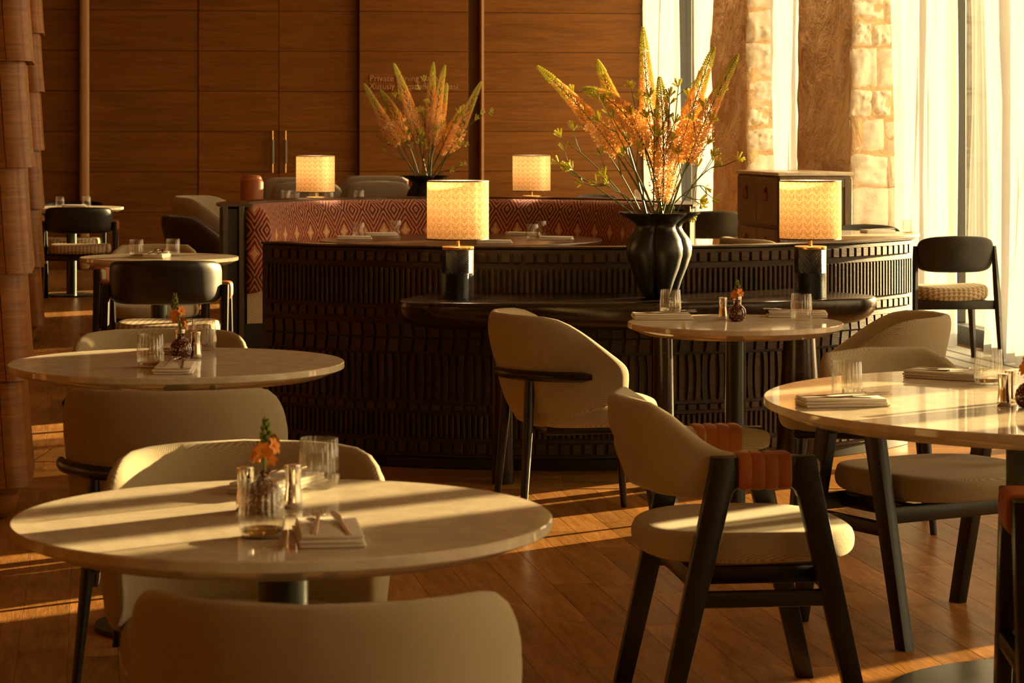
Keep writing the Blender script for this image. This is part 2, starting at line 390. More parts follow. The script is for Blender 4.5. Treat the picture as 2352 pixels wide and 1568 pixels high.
def satin(m, lo, hi, rough):
    # oiled wood: a dull sheen that grows only a little towards grazing angles
    nt = m.node_tree; b = nt.nodes['Principled BSDF']; b.inputs['Specular IOR Level'].default_value = 0
    g = nd(nt, 'ShaderNodeBsdfGlossy'); g.inputs['Roughness'].default_value = rough
    lw = nd(nt, 'ShaderNodeLayerWeight'); lw.inputs[0].default_value = .5
    mx = nd(nt, 'ShaderNodeMixShader'); lk(nt, mth(nt, 'ADD', mth(nt, 'MULTIPLY', mth(nt, 'POWER', lw.outputs['Facing'], 3.0), hi), lo), mx.inputs[0])
    lk(nt, b.outputs[0], mx.inputs[1]); lk(nt, g.outputs[0], mx.inputs[2]); lk(nt, mx.outputs[0], nt.nodes['Material Output'].inputs[0])
satin(M['marble'], .045, .42, .045); satin(M['column'], .03, .10, .35); satin(M['panel'], .02, .08, .45); satin(M['floor'], .02, .14, .3); satin(M['border'], .02, .15, .3)
# ------------------------------------------------------------------ the room
from mathutils import noise as mn
def struct(o): o['kind'] = 'structure'; return o
H_C = 4.4
GLX = 5.677; PLX = 5.227            # glass plane, inner face of the piers
def room_obj(name, mb, mat, parent=None, **k):
    """geometry given in room coordinates"""
    o = mb.obj(name, mat, parent, **k)
    if parent is None: o.rotation_euler = (0, 0, BETA)
    return o
floor = struct(room_obj('floor', MB().add(*box(-6.8, 5.9, -4, 25.9, -.1, -.012)), M['sub'], smooth=False))
ceiling = struct(room_obj('ceiling', MB().add(*box(-6.8, 5.9, -4, 25.9, H_C, H_C+.1)), M['plaster'], smooth=False))
wall_left = struct(room_obj('wall_left', MB().add(*box(-6.8, -6.6, -4, 25.9, -.012, H_C)), M['panel'], smooth=False))
wall_front = struct(room_obj('wall_front', MB().add(*box(-6.6, 5.7, -4.2, -4, -.012, H_C)), M['panel'], smooth=False))
# oak planks, laid along the windows
random.seed(4)
PW, G = .132, .0004
pm = {L: MB().add(*rbox(-PW/2+G, PW/2-G, -L/2+G, L/2-G, -.0115, 0, .0006, 1)).mesh('plank', M['floor'], False) for L in (.62, .82, 1.05)}
cand = []
lx = -5.4
while lx < 4.95:
    ly = 2.6 - random.random()
    while ly < 25.4:
        L = random.choice((.62, .82, 1.05)); cand.append((lx, ly+L/2, L)); ly += L
    lx += PW
def in_border(p): return -1.52 < p.x < 2.35 and 9.86 < p.y < 14.5
vis, rest = [], []
for lx, ly, L in cand:
    p = rm(lx, ly)
    if in_border(rm(lx, ly-L/2)) and in_border(rm(lx, ly+L/2)): continue
    px = 1176 + p.x/p.y*5830
    (vis if 6.0 < p.y and -40 < px < 2400 else rest).append((p.y, p.x, lx, ly, L))
vis.sort()
for _, _, lx, ly, L in vis[:300]: inst('plank', pm[L], floor, (lx, ly, 0))
floor.rotation_euler = (0, 0, BETA)
mb = MB()
for _, _, lx, ly, L in vis[300:] + rest: mb.add(*box(lx-PW/2+G, lx+PW/2-G, ly-L/2+G, ly+L/2-G, -.0115, 0))
mb.obj('distant_planks', M['floor'], floor, smooth=False, kind='stuff')
bord = struct(empty('floor_border', (0, 0, 0)))
bm_ = {L: MB().add(*rbox(-L/2+G, L/2-G, -.08+G, .08-G, -.011, .002, .0006, 1)).mesh('plank', M['border'], False) for L in (.9, 1.3)}
y = 9.89
while y < 14.4:
    x = -1.55 + (.45 if int(y*10) % 2 else 0) - .45
    while x < 2.3:
        L = random.choice((.9, 1.3)); inst('plank', bm_[L], bord, (x+L/2, y, 0)); x += L
    y += .16
# the long floor grille beside the windows
gr = struct(room_obj('trim_1', MB().add(*box(4.95, 5.5, 2, 25.4, -.012, .001)), plain('grille_frame', (.42,.40,.34), .4), smooth=False))
for a in (5.02, 5.17, 5.32): room_obj('slot', MB().add(*box(a, a+.025, 2.0, 25.4, .0012, .0025)), M['frame'], gr, smooth=False)
# ---- back wall of teak boards
YB = 25.55
wb = struct(room_obj('wall_back', MB().add(*box(-6.6, 5.9, YB+.05, YB+.25, -.012, H_C)), M['panel_dk'], smooth=False))
rows = [(0, .159)] + [(.159+.403*k, min(H_C, .562+.403*k)) for k in range(11)]
rows = [r_ for r_ in rows if r_[0] < H_C-.02]
pcache = {}
def board_section(parent, x0, x1, y0, y1, rws=None):
    for z0, z1 in (rws or rows):
        key = (round(x1-x0, 3), round(y1-y0, 3), round(z1-z0, 3))
        if key not in pcache:
            w, d, h = key
            pcache[key] = MB().add(*rbox(-w/2+.002, w/2-.002, -d/2, d/2, -h/2+.002, h/2-.002, .002, 1)).mesh('board', M['panel'], False)
        inst('board', pcache[key], parent, ((x0+x1)/2, (y0+y1)/2, (z0+z1)/2))
board_section(wb, -4.2, -2.6, YB, YB+.05); board_section(wb, -2.6, -1.2, YB, YB+.05); board_section(wb, -1.2, -.087, YB, YB+.05)
board_section(wb, .011, 1.084, YB, YB+.05)
board_section(wb, 2.69, 3.80, YB-.12, YB-.06); room_obj('return_board', MB().add(*box(2.69, 3.80, YB-.06, YB+.05, 0, H_C)), M['panel'], wb, smooth=False)
board_section(wb, 3.96, 5.67, YB-.05, YB+.0)
room_obj('corner_post', MB().add(*rbox(-.087, .011, YB-.10, YB+.05, 0, H_C, .03, 3)), M['trim'], wb)
room_obj('edge_trim', MB().add(*rbox(3.935, 3.962, YB-.09, YB+.05, 0, H_C, .006, 2)), M['trim'], wb)
for i, (a, b) in enumerate(((1.086, 1.887), (1.889, 2.688))):
    d = struct(empty('door_%d' % (i+1), rm(0, 0), BETA))
    board_section(d, a, b, YB-.01, YB+.05)
    hx = 1.822 if i == 0 else 1.952
    h = empty('handle', (hx, YB-.07, 0), 0, d)
    MB().add(*tube([(0,0,.955), (0,0,1.375)], .009, 12)).obj('rod', M['brass'], h)
    MB().add(*tube([(0,0,1.045), (0,0,1.285)], .017, 12)).obj('grip', plain('olive_grip', (.16,.15,.07), .5) if i == 0 else bpy.data.materials['olive_grip'], h)
    for z in (.99, 1.34): MB().add(*tube([(0,0,z), (0,.06,z)], .006, 8)).obj('standoff', M['brass'], h)
M['bronze'] = plain('bronze_letters', (.50,.26,.11), .4, .3)
def text_on_wall(body, lx, z, width, size):
    cu = bpy.data.curves.new('sign', 'FONT'); cu.body = body; cu.size = size; cu.extrude = .006; cu.resolution_u = 3
    t = bpy.data.objects.new('tmp', cu); COL.objects.link(t); bpy.context.view_layer.update()
    dg = bpy.context.evaluated_depsgraph_get(); me = bpy.data.meshes.new_from_object(t.evaluated_get(dg))
    bpy.data.objects.remove(t, do_unlink=True)
    w = max(v.co.x for v in me.vertices); vs = [v.co.copy() for v in me.vertices]; fs = [tuple(p.vertices) for p in me.polygons]
    par = list(range(len(vs)))
    def root(i):
        while par[i] != i: par[i] = par[par[i]]; i = par[i]
        return i
    for f in fs:
        for i in f[1:]: par[root(f[0])] = root(i)
    isl = {}
    for i in range(len(vs)): isl.setdefault(root(i), []).append(i)
    # glyphs: islands whose x ranges overlap (the dot and stem of an i) are one letter
    gl = []
    for ids in sorted(isl.values(), key=lambda q: min(vs[i].x for i in q)):
        a, b = min(vs[i].x for i in ids), max(vs[i].x for i in ids)
        if gl and a < gl[-1][1] - .3*(b-a): gl[-1][2].extend(ids); gl[-1][1] = max(b, gl[-1][1])
        else: gl.append([a, b, list(ids)])
    out = []
    for a, b, ids in gl:
        s = set(ids); mp = {}; mb = MB()
        for i in ids: mp[i] = len(mb.v); mb.v.append((vs[i].x-a, vs[i].y, vs[i].z))
        mb.f = [tuple(mp[i] for i in f) for f in fs if f[0] in s]
        out.append(mb.obj('letter', M['bronze'], None, False, loc=(lx + a*width/w, YB-.128, z), rot=(PI/2, 0, 0), scale=(width/w, 1, 1)))
    return out
sg = thing('wall_sign', 'raised bronze lettering for the private dining area on teak wall', 'sign', rm(0, 0), BETA)
for a in (('Private Dining Area', 2.79, 1.875, .70, .088), ('Xususiy Ovqatlanish xonasi', 2.79, 1.795, .895, .088)): 
    for o in text_on_wall(*a): o.parent = sg
# ---- window wall: stone piers, windows, voile
random.seed(11)
wr = struct(room_obj('wall_right', MB().add(*box(PLX+.05, GLX+.22, -4, 25.9, 4.15, H_C)), M['mortar'], smooth=False))
def pier(a, b, stones):
    """rough stone pier between ly a and b, its faces uneven"""
    x0, x1 = PLX, GLX+.2; per = []
    st = .055 if stones else .4
    def seg(p, q, n):
        k = max(2, int((Vector(q)-Vector(p)).length/st))
        for i in range(k):
            t = i/k; per.append((p[0]+(q[0]-p[0])*t, p[1]+(q[1]-p[1])*t, n))
    seg((x0,b), (x0,a), (-1,0)); seg((x0,a), (x1,a), (0,-1)); seg((x1,a), (x1,b), (1,0)); seg((x1,b), (x0,b), (0,1))
    nz = int(4.2/(.06 if stones else .6)); rings = []
    for i in range(nz+1):
        z = -.012 + 4.2*i/nz; rg = []
        for x, y, n in per:
            q = Vector((x*2.2, y*2.2+7, z*2.4)); d = (mn.noise(q)*.028 + mn.noise(q*3.1)*.014) if stones else 0
            e = mn.noise(Vector((z*5.2, a*3, x*2)))*.035 if stones else 0
            # a wavering arris where the stones break the edge
            fy = (abs(y-a) < .12 or abs(y-b) < .12); fx = abs(x-x0) < .1
            rg.append((x + n[0]*d + (0), y + n[1]*d + (e if (fy and fx) else 0), z))
        rings.append(rg)
    o = room_obj('pier', MB().add(*loft(rings)), M['mortar'], wr, angle=180)
    return o
def stone_mesh(seed):
    n = 13; v, f = [], []
    for i in range(n):
        for j in range(n):
            x, y = -1+2*i/(n-1), -1+2*j/(n-1)
            ed = (1-abs(x)**5)*(1-abs(y)**5)
            q = Vector((x*1.1+seed*9, y*1.1, seed*3.3))
            h = ed**.5*(.75 + .55*mn.noise(q) + .45*mn.noise(q*2.3) + .32*mn.noise(q*5) + .2*mn.noise(q*9))
            wx = .12*mn.noise(Vector((y*1.3+seed*5, seed, 0))); wy = .12*mn.noise(Vector((x*1.3, seed*4, 7)))
            v.append((x+wx*abs(x), -h, y+wy*abs(y)))
    for i in range(n-1):
        for j in range(n-1): f.append((i*n+j, (i+1)*n+j, (i+1)*n+j+1, i*n+j+1))
    return MB().add(v, f).mesh('stone', M['stone'], True, 180)
stone_meshes = [stone_mesh(k) for k in range(8)]
def stones_on(p, ly, zmax=3.0, facing='near'):
    z = 0
    while z < zmax:
        h = random.uniform(.17, .30); x = PLX+.0
        ws = random.choice(([.24,.21], [.19,.26], [.15,.14,.16], [.27,.18]))
        for w in ws:
            hh = h*random.uniform(.95, 1.0)
            inst('stone', random.choice(stone_meshes), p, (x+w/2, ly+.01, z+h/2), (random.uniform(-.05,.05), random.choice((0, PI))+random.uniform(-.07,.07), random.uniform(-.06,.06)),
                 (w/2*1.02, random.uniform(.035,.055), hh/2))
            x += w
        z += h
PIERS = [(-4, -3.6), (-.6, .3), (2.6, 3.2), (5.7, 6.85), (8.5, 10.4), (12.4, 13.35), (17.0, 18.37), (19.84, 20.99)]
for a, b in PIERS:
    big = a > 16; p = pier(a, b, big)
    if big: stones_on(p, a)
room_obj('corner_pier', MB().add(*box(PLX+.4, GLX+.2, 25.5, 25.9, 0, 4.2)), M['mortar'], wr, smooth=False)
# windows: between piers; the first three unseen, enlarged to brighten the near tables
WIN = [(-3.6, -.6, [-2.1]), (.3, 2.6, [1.45]), (3.2, 5.7, [4.45]), (6.85, 8.5, [7.32, 7.64]), (10.4, 12.4, [11.45]), (13.35, 17.0, [14.6, 16.11]), (18.37, 19.84, [19.1]), (20.99, 25.5, [22.4, 23.85])]
for i, (a, b, ms) in enumerate(WIN):
    w = struct(empty('window_%d' % (i+1), rm(0, 0), BETA))
    fr = MB().add(*box(GLX-.06, GLX+.06, a, b, -.011, .11)).add(*box(GLX-.06, GLX+.06, a, b, 4.08, 4.16)).add(*box(GLX-.05, GLX+.05, a, a+.06, .11, 4.08)).add(*box(GLX-.05, GLX+.05, b-.06, b, .11, 4.08))
    fr.obj('frame', M['frame'], w, smooth=False)
    ed = [a+.06] + ms + [b-.06]
    for m_ in ms: MB().add(*rbox(GLX-.07, GLX+.06, m_-.03, m_+.03, .11, 4.08, .006, 1)).obj('mullion', M['frame'], w, smooth=False)
    for p, q in zip(ed[:-1], ed[1:]):
        p2, q2 = p + (.03 if p in ms else 0), q - (.03 if q in ms else 0)
        MB().add(*box(GLX-.006, GLX+.006, p2, q2, .11, 4.08)).obj('pane', M['pane'], w, smooth=False)
struct(MB().add(*box(2, 120, -60, 140, -.4, -.25)).obj('terrace_ground', M['terrace'], None, smooth=False, loc=(3.2, 0, 0), rot=(0, 0, BETA)))
ext = struct(MB().add(*box(6.4, 16, 34, 35, -.25, 5.2)).obj('exterior_wall', plain('pale_render', (.10,.11,.10), .9), None, smooth=False, rot=(0, 0, BETA)))
for z in (.9, 1.9, 2.9, 3.9): MB().add(*box(6.4, 16, 33.97, 34, z, z+.05)).obj('string_course', bpy.data.materials['pale_render'], ext, smooth=False)
def curtain(label, a, b, lx=5.42, per=.15, amp=.05, seed=0):
    random.seed(seed); n = max(12, int((b-a)/per*12)); rings = []
    ph = random.uniform(0, 6); j1, j2 = random.uniform(2, 4), random.uniform(.5, 1.2)
    for k in range(9):
        z = .012 + 4.1*k/8; r_ = []
        for i in range(n+1):
            t = i/n; y = a + (b-a)*t
            c = (a+b)/2; y = c + (y-c)*(1 - .10*math.sin(PI*min(1, z/2.4)))
            r_.append((lx + amp*math.sin(2*PI*(b-a)/per*t + ph + .5*math.sin(j1*t*6+z*j2)) + .02*math.sin(9*t+z), y + .018*math.sin(5*z*j2+20*t), z))
        rings.append(r_)
    o = MB().add(*loft(rings, False)).obj('curtain', M['curtain'], None, True, 180); o.rotation_euler = (0, 0, BETA)
    return tag(o, label, 'curtain', 'sheer curtains along the windows')
curtain('sheer white curtain at the picture edge, beside the bare window pane', 13.38, 14.82, 5.42, .17, .055, 1)
curtain('sheer white curtain between stone pier and dark window mullion', 15.47, 16.5, 5.42, .15, .05, 2)
curtain('narrow sheer curtain showing between the two stone piers', 18.45, 19.66, 5.42, .15, .05, 3)
curtain('thin bright curtain strip beside the darker stone pier', 21.2, 22.25, 5.42, .15, .05, 4)
curtain('tall sheer curtain in the corner by the teak wall', 23.1, 24.32, 5.42, .15, .05, 5)
curtain('unseen sheer curtain added for soft glow, window behind the camera', -3.6, -.6, 5.42, .15, .05, 6)  # added out of view to spread soft light over the near tables
curtain('unseen sheer curtain added for soft glow, window beside the camera', .3, 2.6, 5.42, .15, .05, 7)  # another unseen curtain, added for the same soft light
curtain('unseen bunched curtain added to cut the sun, window level with the large table', 7.93, 8.16, 5.45, .06, .05, 9)  # out of view, added to narrow the sun stripe on the armchair seat
curtain('unseen sheer curtain added for soft glow, window next to the large table', 3.2, 5.7, 5.42, .15, .05, 8)  # unseen too, added so its window glows softly
def downlight(label, lx, ly, power, spot=70):  # unseen lamps, assumed and added to brighten the stone piers
    t = thing('downlight', label, 'downlight', rm(lx, ly, H_C), BETA, 'added unseen brass downlights')
    MB().add(*lathe([(.055, -.001), (.055, -.012), (.045, -.012), (.040, -.002)], 32, False, False)).obj('ring', M['brass'], t)
    MB().add(*lathe([(.036, -.0045), (.036, -.0015)], 24)).obj('lens', M['bulb'], t)
    l = bpy.data.objects.new('downlight_beam', bpy.data.lights.new('downlight_beam', 'SPOT')); COL.objects.link(l); l.parent = t; l.location = (0, 0, -.02)
    l.data.energy = power; l.data.color = (1, .62, .28); l.data.spot_size = R(spot); l.data.spot_blend = .8; l.data.shadow_soft_size = .04
for i, ly in enumerate((17.3, 18.1, 20.1, 20.8)): downlight('added unseen ceiling downlight washing stone pier, ' + ('first', 'second', 'third', 'last')[i] + ' from the near side', 4.72, ly, 55)
# ---- columns clad in overlapping wooden scales
TH, HB, HT, RC = .377, .35, .322, .085
def sect(h, n=8):
    pts = []
    for i in range(n+1):
        a = PI/2*i/n; pts.append((h-RC+RC*math.sin(a), -(h-RC)-RC*math.cos(a)))
    return pts            # the corner from front face (-y) round to the +x face
def scale_panel(kind):
    rings_o, rings_i = [], []; nz = 6
    for k in range(nz+1):
        t = k/nz; h = HB + (HT-HB)*t**.8; z = t*TH*1.03
        def line(h_): 
            return [(-(h_-RC)+.003 + (2*(h_-RC)-.006)*i/4, -h_, z) for i in range(5)] if kind == 'flat' else [(p[0], p[1], z) for p in sect(h_)]
        rings_o.append(line(h)); rings_i.append(line(h-.022))
    return MB().add(*loft([o_ + i_[::-1] for o_, i_ in zip(rings_o, rings_i)]))
col_flat = scale_panel('flat').mesh('scale_panel', M['column'], True, 30); col_corner = scale_panel('corner').mesh('scale_panel', M['column'], True, 30)
def column(loc, label, top):
    c = tag(empty('wood_column', loc, BETA), label, 'column', kind='structure')
    MB().add(*rbox(-.30, .30, -.30, .30, 0, H_C, .07, 4)).obj('core', M['column'], c)
    k = 0
    while .1255 + k*TH < H_C - .3:
        for s_ in range(4):
            inst('scale_panel', col_flat, c, (0, 0, .1255+k*TH), (0, 0, s_*PI/2)); inst('corner_scale', col_corner, c, (0, 0, .1255+k*TH), (0, 0, s_*PI/2))
        k += 1
column((-2.10, 9.25, -.001), 'near wooden column clad in overlapping curved scales', 6)
column((-3.415, 16.6, -.001), 'farther wooden column of curved scales behind the near one', 6)
# ------------------------------------------------------------------ chairs (local: seat faces +y, origin on the floor)
def tub_P(s, z, S=.62, rx=.250, ry=.255):
    ph = s/S*R(112); lean = .20*math.cos(ph/1.25)**2 + .05
    k = (z-.40)*lean; nx, ny = math.sin(ph), -math.cos(ph)
    p = Vector(((rx+k)*nx, (ry+k)*ny - .0, z)); return p, Vector((nx, ny, -.12)).normalized()
def tub_top(s): return .742 - .125*sstep(.27, .62, abs(s))
def tub_bot(s): return .372 + .03*sstep(.3, .62, abs(s))
_tub = {}
def make_tub(label, loc, rz, fab='fabric', group='upholstered tub chairs', sc=1.0, cat='chair', name='tub_chair'):
    if fab not in _tub:
        d = {}
        d['backrest'] = MB().add(*patch(tub_P, tub_top, tub_bot,   .62, .060, n=3.2, nth=72, nr=10, pw=4.5)).mesh('backrest', M[fab], True, 180)
        d['seat'] = MB().add(*pillow(.245, .25, .345, .432, 2.8)).mesh('seat', M[fab], True, 180)
        d['seat_frame'] = MB().add(*rbox(-.19, .19, -.19, .2, .318, .35, .012)).mesh('seat_frame', M['blackwood'])
        bar = []
        for i in range(25):
            ph = R(-80 + 160*i/24); r_ = .252 + (.53-.40)*(.20*math.cos(ph/1.25)**2+.05) + .040
            bar.append((r_*math.sin(ph), -(r_-.006)*math.cos(ph), .53))
        d['back_rail'] = MB().add(*tube(bar, [.010]+[.017]*23+[.010], 12, .75, 1.05)).mesh('back_rail', M['blackwood'])
        d['rear'] = MB().add(*tube([(0,0,.53), (.010,-.008,.35), (.042,-.035,0)], [.018,.0185,.0115], 12)).mesh('leg', M['blackwood'])
        d['front'] = MB().add(*tube([(0,0,.345), (.035,.035,0)], [.019,.0115], 12)).mesh('leg', M['blackwood'])
        _tub[fab] = d
    d = _tub[fab]
    t = thing(name, label, cat, loc, rz, group); t.scale = (sc, sc, sc)
    for k in ('backrest', 'seat', 'seat_frame', 'back_rail'): inst(k, d[k], t)
    for sx in (1, -1):
        inst('leg', d['rear'], t, (sx*.175, -.245, 0), (0,0,0), (sx, 1, 1)); inst('leg', d['front'], t, (sx*.165, .165, 0), (0,0,0), (sx, 1, 1))
    return t
# open armchair with A-shaped sides
ARMX = .288
def arm_P(s, z):
    a = .40; rx, ry = .262, .262       # half arc then straight arms
    if abs(s) <= a:
        ph = s/a*PI/2; n = Vector((math.sin(ph), -math.cos(ph), 0)); k = (z-.60)*.25*math.cos(ph)**2
        e = 2.5; x = rx*sup(math.sin(ph), e); y = -ry*sup(math.cos(ph), e)
        g = Vector((abs(x/rx)**(e-1)*math.copysign(1, x)/rx, -abs(y/ry)**(e-1)/ry, 0)); n = g.normalized()
        return Vector((x, y, z)) + n*k + Vector((0, -.0, 0)), n
    return Vector((math.copysign(rx, s), (abs(s)-a)*1.0, z)), Vector((math.copysign(1, s), 0, 0))
def arm_top(s): return .757 - .112*sstep(.13, .36, abs(s))
def arm_bot(s): return .535 + .035*sstep(.25, .42, abs(s))
_arm = {}
def aframe():
    """one side in the y-z plane: two legs, arched top, stretcher"""
    d = {}
    def leg(sg):
        o = [(sg*.256, 0), (sg*.212, 0), (sg*.066, .60), (sg*.072, .638), (sg*.122, .638), (sg*.128, .60)]
        return o
    th = .017
    d['leg_f'] = MB().add(*prism(leg(1), -th, th)); d['leg_r'] = MB().add(*prism(leg(-1), -th, th))
    arch = [(-.115, .638), (.115, .638), (.105, .56)]
    for i in range(11):
        a = PI*i/10; arch.append((.078*math.cos(a), .545 + .038*math.sin(a)))
    arch.append((-.105, .56)); d['arm_rail'] = MB().add(*prism(arch, -th+.001, th-.001))
    st = [(-.178, .292), (.178, .292), (.166, .328), (.140, .328), (-.140, .328), (-.166, .328)]
    d['stretcher'] = MB().add(*prism(st, -th+.002, th-.002))
    return d
def make_arm(label, loc, rz, fab='fabric_lt', seat=None, group='open armchairs with tan leather arm wraps'):
    seat = seat or fab
    if 'f' not in _arm:
        _arm['f'] = {}
        for k, m in aframe().items():
            bm = bmesh.new(); me = m.mesh('leg' if k[:3] == 'leg' else k, M['blackwood'], True, 35); bm.from_mesh(me)
            eg = [e for e in bm.edges if len(e.link_faces) == 2 and e.calc_face_angle(0) > .9 and any(abs(f.normal.x) > .9 for f in e.link_faces)]
            bmesh.ops.bevel(bm, geom=eg, offset=.004, segments=2, profile=.5, affect='EDGES'); bm.to_mesh(me); bm.free()
            for p in me.polygons: p.use_smooth = True
            me.set_sharp_from_angle(angle=R(35)); _arm['f'][k] = me
        w = []; N = 44
        for i in range(N+1):
            y = -.062 + .124*i/N; rib = abs(math.sin(PI*4*i/N))**.5; k = .93 + .09*rib
            if i in (0, N): k = .9
            w.append([(ARMX-.013 + .040*k*sup(math.cos(2*PI*j/32), 4), y, .604 + .043*k*sup(math.sin(2*PI*j/32), 4)) for j in range(32)])
        _arm['w'] = MB().add(*loft(w)).mesh('leather_wrap', M['leather'], True, 60)
        _arm['rail'] = MB().add(*rbox(-.272, .272, -.165, -.14, .325, .372, .005)).add(*rbox(-.272, .272, .14, .165, .325, .372, .005)).add(*rbox(-.21, -.18, -.15, .15, .33, .372, .004)).add(*rbox(.18, .21, -.15, .15, .33, .372, .004)).mesh('seat_rail', M['blackwood'])
    if fab == 'black_leather' and (fab, 'b') not in _arm: _arm[fab, 'b'] = MB().add(*patch(arm_P, lambda s: .765-.01*abs(s)/.3, lambda s: .548, .372, .05, n=4.6, nth=88, nr=10, pw=5)).mesh('backrest', M[fab], True, 180)
    if (fab, 'b') not in _arm: _arm[fab, 'b'] = MB().add(*patch(arm_P, arm_top, arm_bot, .54, .052, n=4.2, nth=88, nr=10, pw=6)).mesh('backrest', M[fab], True, 180)
    if (seat, 's') not in _arm:
        _arm[seat, 's'] = MB().add(*pillow(.252, .262, .380, .446, 2.7, dome=.14, wave=lambda x, y, z: z + (.10*(x/.25)**2*.10 if z > .43 else 0))).mesh('seat', M[seat], True, 180)
    t = thing('armchair', label, 'armchair', loc, rz, group)
    inst('backrest', _arm[fab, 'b'], t); inst('seat', _arm[seat, 's'], t, (0, .01, 0)); inst('seat_rail', _arm['rail'], t)
    for sx in (1, -1):
        for k, me in _arm['f'].items(): inst('leg' if k[:3] == 'leg' else k, me, t, (sx*ARMX, 0, 0))
        inst('leather_wrap', _arm['w'], t, (0, 0, 0), (0, 0, 0), (sx, 1, 1))
    return t
# armless chair with a black back band on splayed posts
_side = {}
def make_side(label, loc, rz, seat='seatpat', group='black side chairs by the windows'):
    if not _side:
        def P(s, z):
            ph = s/.30; r_ = .42; n = Vector((math.sin(ph), -math.cos(ph), 0))
            return Vector((r_*math.sin(ph), .19 - r_*math.cos(ph) - (z-.55)*.25, z)), n
        _side['backrest'] = MB().add(*patch(P, lambda s: .765-.012*abs(s)/.2, lambda s: .545, .176, .045, n=4.5, nth=64, nr=8)).mesh('backrest', M['black_leather'], True, 180)
        _side['seat'] = MB().add(*pillow(.238, .235, .375, .462, 2.8, wave=lambda x, y, z: z + .45*(x*x)*(.6 if z > .42 else .2) - (.010 if z > .43 else 0))).mesh('seat', M[seat], True, 180)
        _side['post'] = MB().add(*tube([(.262,-.262,0), (.250,-.215,.42), (.236,-.190,.70)], [.0125,.019,.013], 4, 1.2, 1.0)).mesh('leg', M['blackwood'], True, 30)
        _side['leg'] = MB().add(*tube([(.205,.185,.37), (.235,.225,0)], [.021,.013], 4, 1.2, 1.0)).mesh('leg', M['blackwood'], True, 30)
        _side['seat_rail'] = MB().add(*rbox(-.243, .243, -.215, -.18, .325, .378, .005)).add(*rbox(-.225, .225, .165, .2, .325, .372, .005)).add(*rbox(-.235, -.2, -.2, .18, .325, .372, .005)).add(*rbox(.2, .235, -.2, .18, .325, .372, .005)).mesh('seat_rail', M['blackwood'])
    t = thing('side_chair', label, 'chair', loc, rz, group)
    for k in ('backrest', 'seat', 'seat_rail'): inst(k, _side[k], t)
    for sx in (1, -1):
        inst('leg', _side['post'], t, (0,0,0), (0,0,0), (sx,1,1)); inst('leg', _side['leg'], t, (0,0,0), (0,0,0), (sx,1,1))
    return t
# ------------------------------------------------------------------ tables
def make_table(label, x, y, r, pole=.042, base=.23, mat='marble', thick=.04, name='round_table', group='round marble tables', legr=None):
    t = thing(name, label, 'table', (x, y, 0), random.uniform(0, 6), group)
    top = [(r-.07, .74-thick), (r-.055, .74-thick), (r-.001, .722), (r, .7235), (r, .7375), (r-.0025, .74)]
    MB().add(*lathe(top, 128)).obj('table_top', M[mat], t, True, 25)
    MB().add(*lathe([(pole, .012), (pole, .74-thick+.002)], 40)).obj('pole', M['steel'], t, True, 60)
    MB().add(*lathe([(base-.004, 0), (base, .003), (base, .011), (base-.003, .014), (pole, .0145)], 80)).obj('base_plate', M['steel'], t, True, 30)
    return t
random.seed(3)
make_table('round marble table closest to the camera, with stripes of sunlight', -.385, 4.27, .453)
make_table('round marble table in front of the near wooden column', -.937, 7.1, .467)
make_table('small round marble table in front of the dark console', .753, 8.56, .363, .0345, .22)
make_table('very large round marble table cut off by the picture edge', 1.395, 6.12, .785, .2, .5)
make_table('round marble table beside the end of the patterned booth', -1.80, 12.95, .402)
make_table('round marble table at the far wall behind the wooden columns', -3.68, 21.2, .43)
make_table('round marble table by the window behind the lit screen', 2.12, 15.9, .43)
make_table('round marble table in the far corner behind the tall flowers', 1.05, 23.6, .38)
# booth table
t = thing('booth_table', 'big dark wooden round table inside the patterned booth', 'table', (-.30, 15.0, 0))
MB().add(*lathe([(.74, .69), (.80, .69), (.83, .70), (.838, .712), (.838, .735), (.834, .74)], 128)).obj('table_top', M['table_wood'], t, True, 30)
MB().add(*lathe([(.09, .02), (.07, .4), (.09, .692)], 40)).obj('pole', M['blackwood'], t)
MB().add(*lathe([(.33, 0), (.33, .018), (.09, .022)], 64)).obj('base_plate', M['steel'], t, True, 30)
# ------------------------------------------------------------------ chairs in place
def face(dx, dy): return math.atan2(dy, dx) - PI/2      # rotation that turns +y to (dx,dy)
make_tub('fabric tub chair closest to the camera, only its back showing', (-.272, 3.80, 0), face(.02, 1), 'fabric_lt')
make_tub('fabric tub chair facing the camera across the sunlit near table', (-.52, 4.97, 0), face(.12, -1))
make_tub('fabric tub chair with black back rail, turned away in front of column', (-.868, 6.62, 0), face(.02, 1), 'fabric')
make_tub('fabric tub chair behind the flower on the second table', (-1.10, 7.95, 0), face(.15, -1))
make_tub('fabric tub chair in profile before the dark carved screen', (.262, 9.10, 0), face(.966, .22))
make_tub('fabric tub chair with curved inside showing, next to console end', (1.19, 8.95, 0), face(-1, .10))
make_arm('pale armchair with tan leather wraps standing free on the floor', (.545, 6.13, 0), face(.99, .12), 'fabric_lt')
make_arm('grey armchair pulled up behind the very large marble table', (1.18, 7.12, 0), face(.50, -.86), 'fabric')
make_arm('dark armchair cut off by the picture edge at the large table', (1.325, 5.22, 0), face(.06, 1), 'fabric_lt')
make_arm('black-backed armchair turned away at the table beside the booth', (-1.685, 12.42, 0), face(-.03, 1), 'black_leather', 'seatpat')
make_arm('grey fabric armchair facing the camera beyond the booth-side table', (-1.95, 13.75, 0), face(.08, -1), 'fabric')
make_arm('black-backed armchair turned away at the far wall table', (-3.53, 20.72, 0), face(-.1, 1), 'black_leather', 'seatpat')
make_arm('black-backed armchair on the far side of the far wall table', (-3.82, 22.0, 0), face(.1, -1), 'black_leather', 'seatpat')
